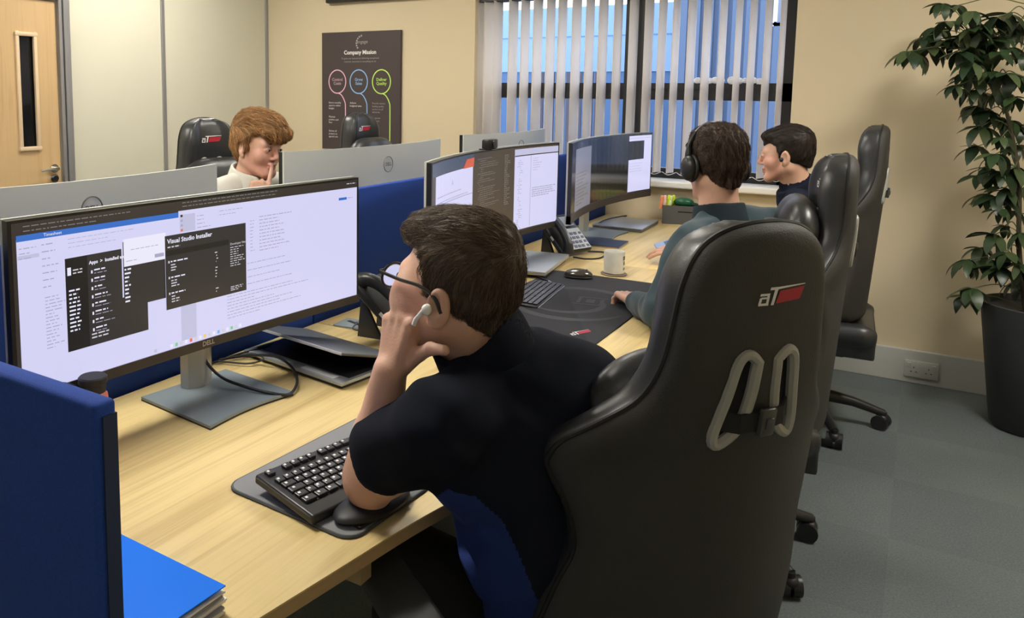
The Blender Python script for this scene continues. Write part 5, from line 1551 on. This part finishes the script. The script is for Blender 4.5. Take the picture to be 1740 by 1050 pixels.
F.build('shirt', Mshirt, e, inv=inv)
F = Field(N-.15, N+.15, .0038)
F.cone(N+V3(-.004, 0, -.03), N+V3(.004, 0, .050), .092, .070, .004)
F.cone(N+V3(-.006, 0, -.07), N+V3(.008, 0, .08), .078, .056, .004, 's')
F.half(N+V3(0, 0, .034), (.35, 0, 1), .004)
F.cone(N+V3(.10, 0, -.05), N+V3(.05, 0, .06), .018, .030, .004, 's')
F.build('collar', Mshirt, e, inv=inv)
legs(e, inv, V3(-2.24, 2.26, .55), (1, 0), Mtrous, Mshoe)
F, w2, L = hair_field(Hc, R, s, 1.03, .022, .012, seed=15, volume=[(0, .045, .095, .070, .065, .040), (0, .0, .105, .066, .075, .032)],
                      fringe=[(-.02, .095, .062, .055, .030, .030), (.02, .095, .070, .05, .03, .03), (0, .105, .05, .045, .018, .022)], grooves=.0030)
ex = strands(F, Hc, R, s, 6500, .036, comb1, 6, .005, .0008, curl=.20)
F.build('hair', Hgin, e, None, ex, inv)
# ------------------------------------------------------------------ gaming chairs (sitter looks along local +y)
Mlea = mat('leather_black', (0.024, 0.025, 0.027), 0.36, bump=(320, 0.14), noise=(3, 0.1), spec=0.7)
Mshell = mat('chair_back_fabric', (0.034, 0.033, 0.031), 0.6, bump=(420, 0.4), noise=(2.5, 0.12))
Mpipe = mat('piping_black', (0.010, 0.010, 0.010), 0.5)
Mhole = mat('hole_trim_grey', (0.34, 0.34, 0.31), 0.45)
OUT = [(0.0, .19), (.03, .235), (.09, .262), (.16, .262), (.24, .245), (.31, .225), (.37, .236), (.425, .262), (.455, .268), (.49, .255), (.53, .212), (.57, .170), (.62, .149), (.68, .139), (.735, .132), (.772, .122), (.798, .108), (.815, .088), (.827, .060), (.8335, .028), (.835, .0)]
_zs = np.array([o[0] for o in OUT]); _ws = np.array([o[1] for o in OUT])
def hw_of(z):
    return np.interp(z, _zs, _ws)
def hw_s(z):   # smoothed
    return sum(hw_of(np.clip(z+d, 0, .8349)) for d in (-.018, -.009, 0, .009, .018))/5.0
OUTP = [(v.x, v.y) for v in bez([(w_, z_, 0) for z_, w_ in OUT[:-1]]+[(.010, .8350, 0), (-.010, .8350, 0)], 6)]
OUTP = [p for p in OUTP if p[0] >= .004]
def fwd(x, z):
    a = np.interp(z, [0, .2, .35, .45, .55, .65, .83], [.080, .076, .080, .088, .072, .052, .045])
    return a*(np.abs(x)/.25)**1.8+.015*np.clip((z-.62)/.2, 0, 1)
HOLE = [(.018, .640), (.036, .652), (.052, .640), (.062, .59), (.074, .528), (.064, .512), (.034, .538), (.022, .585)]
def pdist(px, pz, poly):
    d = np.full(px.shape, 1e9); ins = np.zeros(px.shape, bool); n = len(poly)
    for i in range(n):
        a = np.array(poly[i]); b = np.array(poly[(i+1) % n]); e_ = b-a
        t = np.clip(((px-a[0])*e_[0]+(pz-a[1])*e_[1])/(e_@e_), 0, 1)
        d = np.minimum(d, (px-a[0]-t*e_[0])**2+(pz-a[1]-t*e_[1])**2)
        c1 = (a[1] > pz) != (b[1] > pz)
        xi = a[0]+(pz-a[1])/(e_[1] if e_[1] else 1e-9)*e_[0]
        ins ^= c1 & (px < xi)
    return np.where(ins, -1, 1)*np.sqrt(d)
def smax(a, b, k):
    h = np.maximum(k-np.abs(a-b), 0)/k
    return np.maximum(a, b)+h*h*k*.25
def backrest_field():
    F = Field((-.31, -.10, -.03), (.31, .20, .87), .0062)
    x, y, z = np.meshgrid(*F.ax, indexing='ij')
    poly = list(OUTP)
    poly = poly+[(-a, b) for a, b in poly[::-1]]
    X2, Z2 = np.meshgrid(F.ax[0], F.ax[2], indexing='ij')
    d2 = pdist(X2, Z2, poly)[:, None, :]
    f = fwd(x, z)
    hwz = hw_s(z)
    th = .062+.020*np.exp(-((np.abs(x)/np.maximum(hwz, .05)-.80)/.22)**2)+.012*np.exp(-((z-.72)/.08)**2)
    back = (f-.018*np.cos(np.clip(x/.2, -1.5, 1.5)))-y
    front = y-(f+th)
    d = smax(smax(d2, back, .035), front, .060)
    hole = pdist(np.abs(X2), Z2, HOLE)[:, None, :]
    d = smax(d, -hole, .010)
    F.D = (d*.9).astype(np.float32)
    return F
BF = backrest_field()
def chair_back_mat(P):
    f = fwd(P[:, 0], P[:, 2])
    return np.where(P[:, 1] < f+.012, 1, 0)
def make_chair(loc, face_deg, label, lean=7, dh=0.0, cushion=True, group=None, arm=True, spin=0, armz=.64, armx=.31, backy=-.22, arml=None):
    """face_deg: angle of rotation about z (local +y is where the sitter looks)"""
    c = empty('gaming_chair', (loc[0], loc[1], 0), rad(face_deg), label, 'chair', group)
    T = TRS((0, backy, .455+dh), (rad(lean), 0, 0))
    Ti = T.to_3x3()
    if 'me' not in CLK:
        o = BF.build('backrest', [Mlea, Mshell], c, chair_back_mat); CLK['me'] = o.data
    else: o = link('backrest', CLK['me'], c)
    o.matrix_local = T
    # piping along the seam between front cover and back shell
    zs_ = np.linspace(.015, .834, 70)
    pts = []
    for sg in (1, -1):
        col = [(x_*.992*sg, float(fwd(np.array(x_*.992), np.array(z_)))+.013, z_*.999) for x_, z_ in OUTP]
        pts += col if sg == 1 else col[::-1]
    pp = B().m(Mpipe).tube(pts, .0042, n=6).build('piping', c, True); pp.matrix_local = T
    for sg in (1, -1):
        b = B().m(Mhole)
        for yy, rr in ((-.016, .0085),):
            ring = bez([(sg*x, yy+float(fwd(np.array(x), np.array(z))), z) for x, z in HOLE+HOLE[:1]], 4)[:-1]
            b.tube(ring, rr, n=8, closed=True)
            for q in ring[::4]: pass
        h = b.build('hole_trim', c, True); h.matrix_local = T
        b = B().m(Mhole)
        ring = bez([(sg*x, .076+float(fwd(np.array(x), np.array(z))), z) for x, z in HOLE+HOLE[:1]], 4)[:-1]
        b.tube(ring, .0075, n=8, closed=True); h = b.build('hole_trim', c, True); h.matrix_local = T
    st = B().m(mat('webbing_black', (0.012, 0.012, 0.012), 0.7)).tube([(-.064, -.004, .548), (-.04, -.022, .548), (0, -.026, .550), (.04, -.022, .553), (.064, -.004, .556)], 0, prof=(.004, .030)).build('lumbar_strap', c)
    st.matrix_local = T
    bk = B().m(mat('buckle', (0.06, 0.06, 0.058), 0.35)).box((.002, -.030, .550), (.028, .010, .044), bev=.004).box((.002, -.035, .550), (.014, .006, .018), bev=.002).build('buckle', c, True); bk.matrix_local = T
    Tb = Matrix.Translation((0.0, -.0215, .745)) @ Matrix.Rotation(rad(90), 4, 'X')
    Lb = at_logo('logo_back', c, lambda u, v: Vector((u+.012, float(fwd(np.array(u+.012), np.array(.735+v)))-.018*math.cos((u+.012)/.2)-.0012, .735+v)), .088)
    Lb.matrix_local = T
    for k_ in c.children:
        if k_.name.startswith('red_block'): k_.matrix_local = T
    Lf = at_logo('logo_front', c, lambda u, v: Vector((-u, float(fwd(np.array(u), np.array(.735+v)))+.0775+.010*(abs(u)/.12)**2, .735+v)), .098)
    Lf.matrix_local = T
    for k_ in c.children:
        if k_.name.startswith('red_block'): k_.matrix_local = T
    if cushion:
        F = Field((-.22, -.02, -.14), (.22, .15, .14), .008)
        F.ell((0, .06, 0), (.17, .055, .095), None, .02); F.ell((-.08, .065, 0), (.10, .05, .085), None, .03); F.ell((.08, .065, 0), (.10, .05, .085), None, .03)
        if 'cu' not in CLK:
            q = F.build('lumbar_cushion', [Mlea], c); CLK['cu'] = q.data
        else: q = link('lumbar_cushion', CLK['cu'], c)
        q.matrix_local = T @ Matrix.Translation((0, .075, cushion if cushion is not True else .27))
        # quilted seam of the cushion
    # seat
    if 'seat' not in CLK:
        F = Field((-.31, -.32, .34), (.31, .32, .58), .010)
        F.apply(lambda x, y, z: np.maximum(np.maximum(np.abs(x)-.215, np.abs(y)-.235), np.abs(z-.435)-.040)-.02, (-.25, -.27, .38), (.25, .27, .50), .01)
        for sg in (-1, 1): F.cone((sg*.225, -.20, .475), (sg*.205, .20, .465), .048, .040, .03)
        q = F.build('seat', Mlea, c); CLK['seat'] = q.data
    else: link('seat', CLK['seat'], c)
    if arm:
        for sg in (-1, 1):
            armx_ = armx; armx = arml if (sg < 0 and arml) else armx
            b = B().m(mat('arm_plastic', (0.060, 0.062, 0.064), 0.45))
            b.box((sg*armx, .03, armz-.012), (.092, .27, .026), bev=.011, seg=3)
            b.build('armrest_pad', c, True)
            b = B().m(Mpl).box((sg*(armx-.01), .0, (armz+.36)/2), (.05, .07, armz-.38), bev=.01).box((sg*.17, 0, .375), (.30, .07, .02), bev=.005)
            b.build('armrest_post', c, True); armx = armx_
    b = B().m(Mpl).box((0, -.02, .365), (.30, .26, .035), bev=.01); b.build('tilt_mechanism', c, True)
    B().m(Mpl).cyl((0, 0, .10), (0, 0, .36), .028).cyl((0, 0, .08), (0, 0, .22), .036, .034).build('gas_lift', c, True)
    for k in range(5):
        a = rad(spin+72*k); ca, sa = math.cos(a), math.sin(a)
        b = B().m(mat('base_nylon', (0.020, 0.020, 0.021), 0.35))
        b.tube([(ca*r_, sa*r_, z_) for r_, z_ in ((.02, .125), (.10, .122), (.20, .108), (.29, .082), (.32, .074))], [.032, .028, .022, .018, .016], n=10)
        lg = b.build('base_leg', c, True)
        b = B().m(Mpl)
        wa = a+1.1
        wx, wy = ca*.32, sa*.32; ox, oy = math.cos(wa)*.020, math.sin(wa)*.020
        for sg in (-1, 1): b.cyl((wx+sg*ox*1.55-oy*.5, wy+sg*oy*1.55+ox*.5, .032), (wx+sg*ox*.25-oy*.5, wy+sg*oy*.25+ox*.5, .032), .032, n=24)
        b.cyl((wx, wy, .03), (wx, wy, .08), .012); b.ball((wx-oy*.3, wy+ox*.3, .048), (.028, .028, .022), n=16)
        b.build('castor', c, True)
    return c
make_chair((-.428, 1.405), 55, 'black gaming chair nearest the camera, back with holes and buckle strap facing us', lean=8, spin=18, armz=.63, armx=.26, arml=.43, cushion=.50)
make_chair((-.485, 2.665), 103, 'black gaming chair of the man in the teal jacket, second from the camera', spin=-105-36, lean=4, backy=-.28, cushion=.60)
make_chair((-.37, 3.95), 94, 'tallest black gaming chair against the cream wall, furthest of the right row', dh=.05, spin=-94-62, lean=4, backy=-.20)
make_chair((-2.42, 2.46), -103, 'black gaming chair behind the ginger haired person, logo facing us', dh=.05, lean=6, cushion=.56, spin=10)
make_chair((-2.54, 3.78), -96, 'empty black gaming chair in front of the brown poster', dh=.05, lean=4, cushion=.59, spin=40)
# ------------------------------------------------------------------ umbrella plant
PL = [(0.1, 4.45, 1.87), (0.04, 4.45, 1.88), (0.14, 4.2, 1.82), (0.06, 4.2, 1.78), (0.02, 4.41, 1.77), (-0.02, 4.39, 1.73), (-0.04, 4.37, 1.65), (-0.07, 4.27, 1.66), (0.01, 4.35, 1.68), (0.06, 4.35, 1.71), (0.11, 4.34, 1.72), (0.15, 4.22, 1.75), (0.19, 4.3, 1.77), (0.24, 4.29, 1.8), (0.28, 4.38, 1.82), (0.33, 4.46, 1.79), (0.3, 4.45, 1.76), (0.26, 4.33, 1.72), (0.21, 4.3, 1.7), (0.15, 4.26, 1.67), (0.11, 4.19, 1.65), (0.16, 4.19, 1.61), (0.2, 4.31, 1.64), (0.25, 4.27, 1.65), (0.29, 4.29, 1.67), (0.34, 4.43, 1.65), (0.14, 4.33, 1.56), (0.19, 4.34, 1.55), (0.23, 4.25, 1.57), (0.28, 4.19, 1.56), (0.33, 4.27, 1.55), (0.11, 4.22, 1.51), (0.17, 4.32, 1.49), (0.22, 4.46, 1.48), (0.28, 4.37, 1.49), (0.32, 4.23, 1.46), (0.2, 4.43, 1.42), (0.24, 4.4, 1.4), (0.22, 4.39, 1.33), (0.28, 4.43, 1.37), (0.32, 4.39, 1.36), (0.36, 4.4, 1.33), (0.29, 4.28, 1.29), (0.35, 4.45, 1.25), (0.22, 4.45, 1.24), (0.27, 4.23, 1.22), (0.26, 4.39, 1.15), (0.22, 4.38, 1.11), (0.3, 4.31, 1.14), (0.35, 4.33, 1.16), (0.32, 4.32, 1.07), (0.39, 4.44, 1.06), (0.29, 4.32, 1.03), (0.26, 4.41, 1.03), (0.31, 4.28, 0.98), (0.37, 4.43, 0.96), (0.34, 4.43, 0.89), (0.39, 4.31, 0.88), (0.3, 4.34, 0.86), (0.26, 4.44, 0.78), (0.29, 4.38, 0.74), (0.21, 4.32, 0.74), (0.34, 4.24, 0.8), (0.33, 4.27, 0.73), (0.22, 4.38, 0.56), (0.23, 4.23, 0.63), (0.4, 4.43, 0.64), (0.39, 4.26, 0.75)]
pt_ = empty('potted_plant', (0.49, 4.38, 0), 0, 'tall umbrella plant with drooping dark leaves in a charcoal round pot', 'plant')
B().m(mat('pot_charcoal', (0.040, 0.043, 0.048), 0.6, noise=(6, .1))).lathe([(0, 0), (.135, 0), (.150, .02), (.215, .53), (.218, .56), (.208, .562), (.200, .53), (0, .50)], n=48).build('pot', pt_, True)
B().m(mat('potting_soil', (0.03, 0.02, 0.014), 0.95, bump=(80, 1.0))).lathe([(0, .515), (.2, .512), (.2, .505), (0, .505)], n=32).build('soil', pt_, True)
Mstem = mat('stem_brown', (0.05, 0.04, 0.022), 0.7)
rs = random.Random(11)
base = Vector((0.49, 4.38, 0))
stems = [[(.0, 0, .5), (-.03, -.02, .9), (-.10, .0, 1.3), (-.13, .02, 1.7), (-.16, .0, 2.0)], [(.04, .03, .5), (.03, .05, 1.0), (-.04, .03, 1.5), (-.02, .0, 1.95)], [(-.05, -.03, .5), (-.10, -.05, .8), (-.13, -.04, 1.15), (-.22, -.03, 1.5), (-.33, -.02, 1.72)], [(.05, -.05, .5), (.09, -.04, 1.1), (.12, 0, 1.7)]]
SP = []
for s_ in stems:
    p_ = bez(s_, 8); SP += p_
    B().m(Mstem).tube(p_, [.011-.006*i/len(p_) for i in range(len(p_))], n=8).build('stem', pt_, True)
B().m(mat('support_cane', (0.035, 0.028, 0.018), 0.7)).cyl((-.02, .02, .5), (-.14, .03, 1.85), .008, n=8).build('support_cane', pt_, True)
Mleaf = [mat('leaf_dark', (0.014, 0.030, 0.012), 0.38, spec=0.5), mat('leaf_mid', (0.026, 0.050, 0.018), 0.40), mat('leaf_olive', (0.050, 0.075, 0.028), 0.42)]
b = B(); st = B().m(mat('petiole', (0.10, 0.12, 0.05), 0.6))
PLW = [Vector(p)-base for p in PL]
for k in range(34): PLW.append(Vector((rs.uniform(.0, .38), rs.uniform(-.22, .2), rs.uniform(.62, 2.05))))
for p in PLW:
    q = min(SP, key=lambda v: (v-p).length+abs(v.z-(p.z-.02))*.6)
    mid = (p+q)/2+Vector((0, 0, .03))
    st.tube(bez([tuple(q), tuple(mid), tuple(p)], 4), .0022, n=5)
    out = Vector((p.x-q.x, p.y-q.y, 0)); out = out.normalized() if out.length > 1e-3 else Vector((rs.uniform(-1, 1), rs.uniform(-1, 1), 0)).normalized()
    n_ = rs.choice((6, 7, 7, 8)); a0 = rs.random()*6.28; Ls = rs.uniform(.085, .130)
    tilt = rs.uniform(.1, .5)
    for i in range(n_):
        a = a0+2*PI*i/n_
        d = Vector((math.cos(a), math.sin(a), 0)); tw = rs.uniform(-.35, .35)
        droop = .35+.75*rs.random()-tilt*d.dot(out)*.9
        L_ = Ls*rs.uniform(.75, 1.1); w_ = L_*rs.uniform(.16, .22)
        side = (d.cross(Vector((0, 0, 1)))+Vector((0, 0, tw))).normalized()
        b.m(Mleaf[rs.choice((0, 0, 1, 1, 2))])
        rows_ = []
        for j in range(7):
            t = j/6; ang = droop*(.3+1.3*t)
            if j == 0: c_ = p.copy()
            else: c_ = c_+(d*math.cos(ang)+Vector((0, 0, -math.sin(ang))))*L_/6
            ww = w_*math.sin(PI*min(1, .04+t*.98))**.75*(1.0 if t > .15 else .35)
            up = Vector((0, 0, .25*ww))
            rows_.append([b.bm.verts.new(c_-side*ww+up), b.bm.verts.new(c_), b.bm.verts.new(c_+side*ww+up)])
        fs = []
        for j in range(6):
            for k2 in (0, 1): fs.append(b.bm.faces.new((rows_[j][k2], rows_[j][k2+1], rows_[j+1][k2+1], rows_[j+1][k2])))
        b._set(fs)
b.build('foliage', pt_, True)
st.build('leaf_stalks', pt_, True)
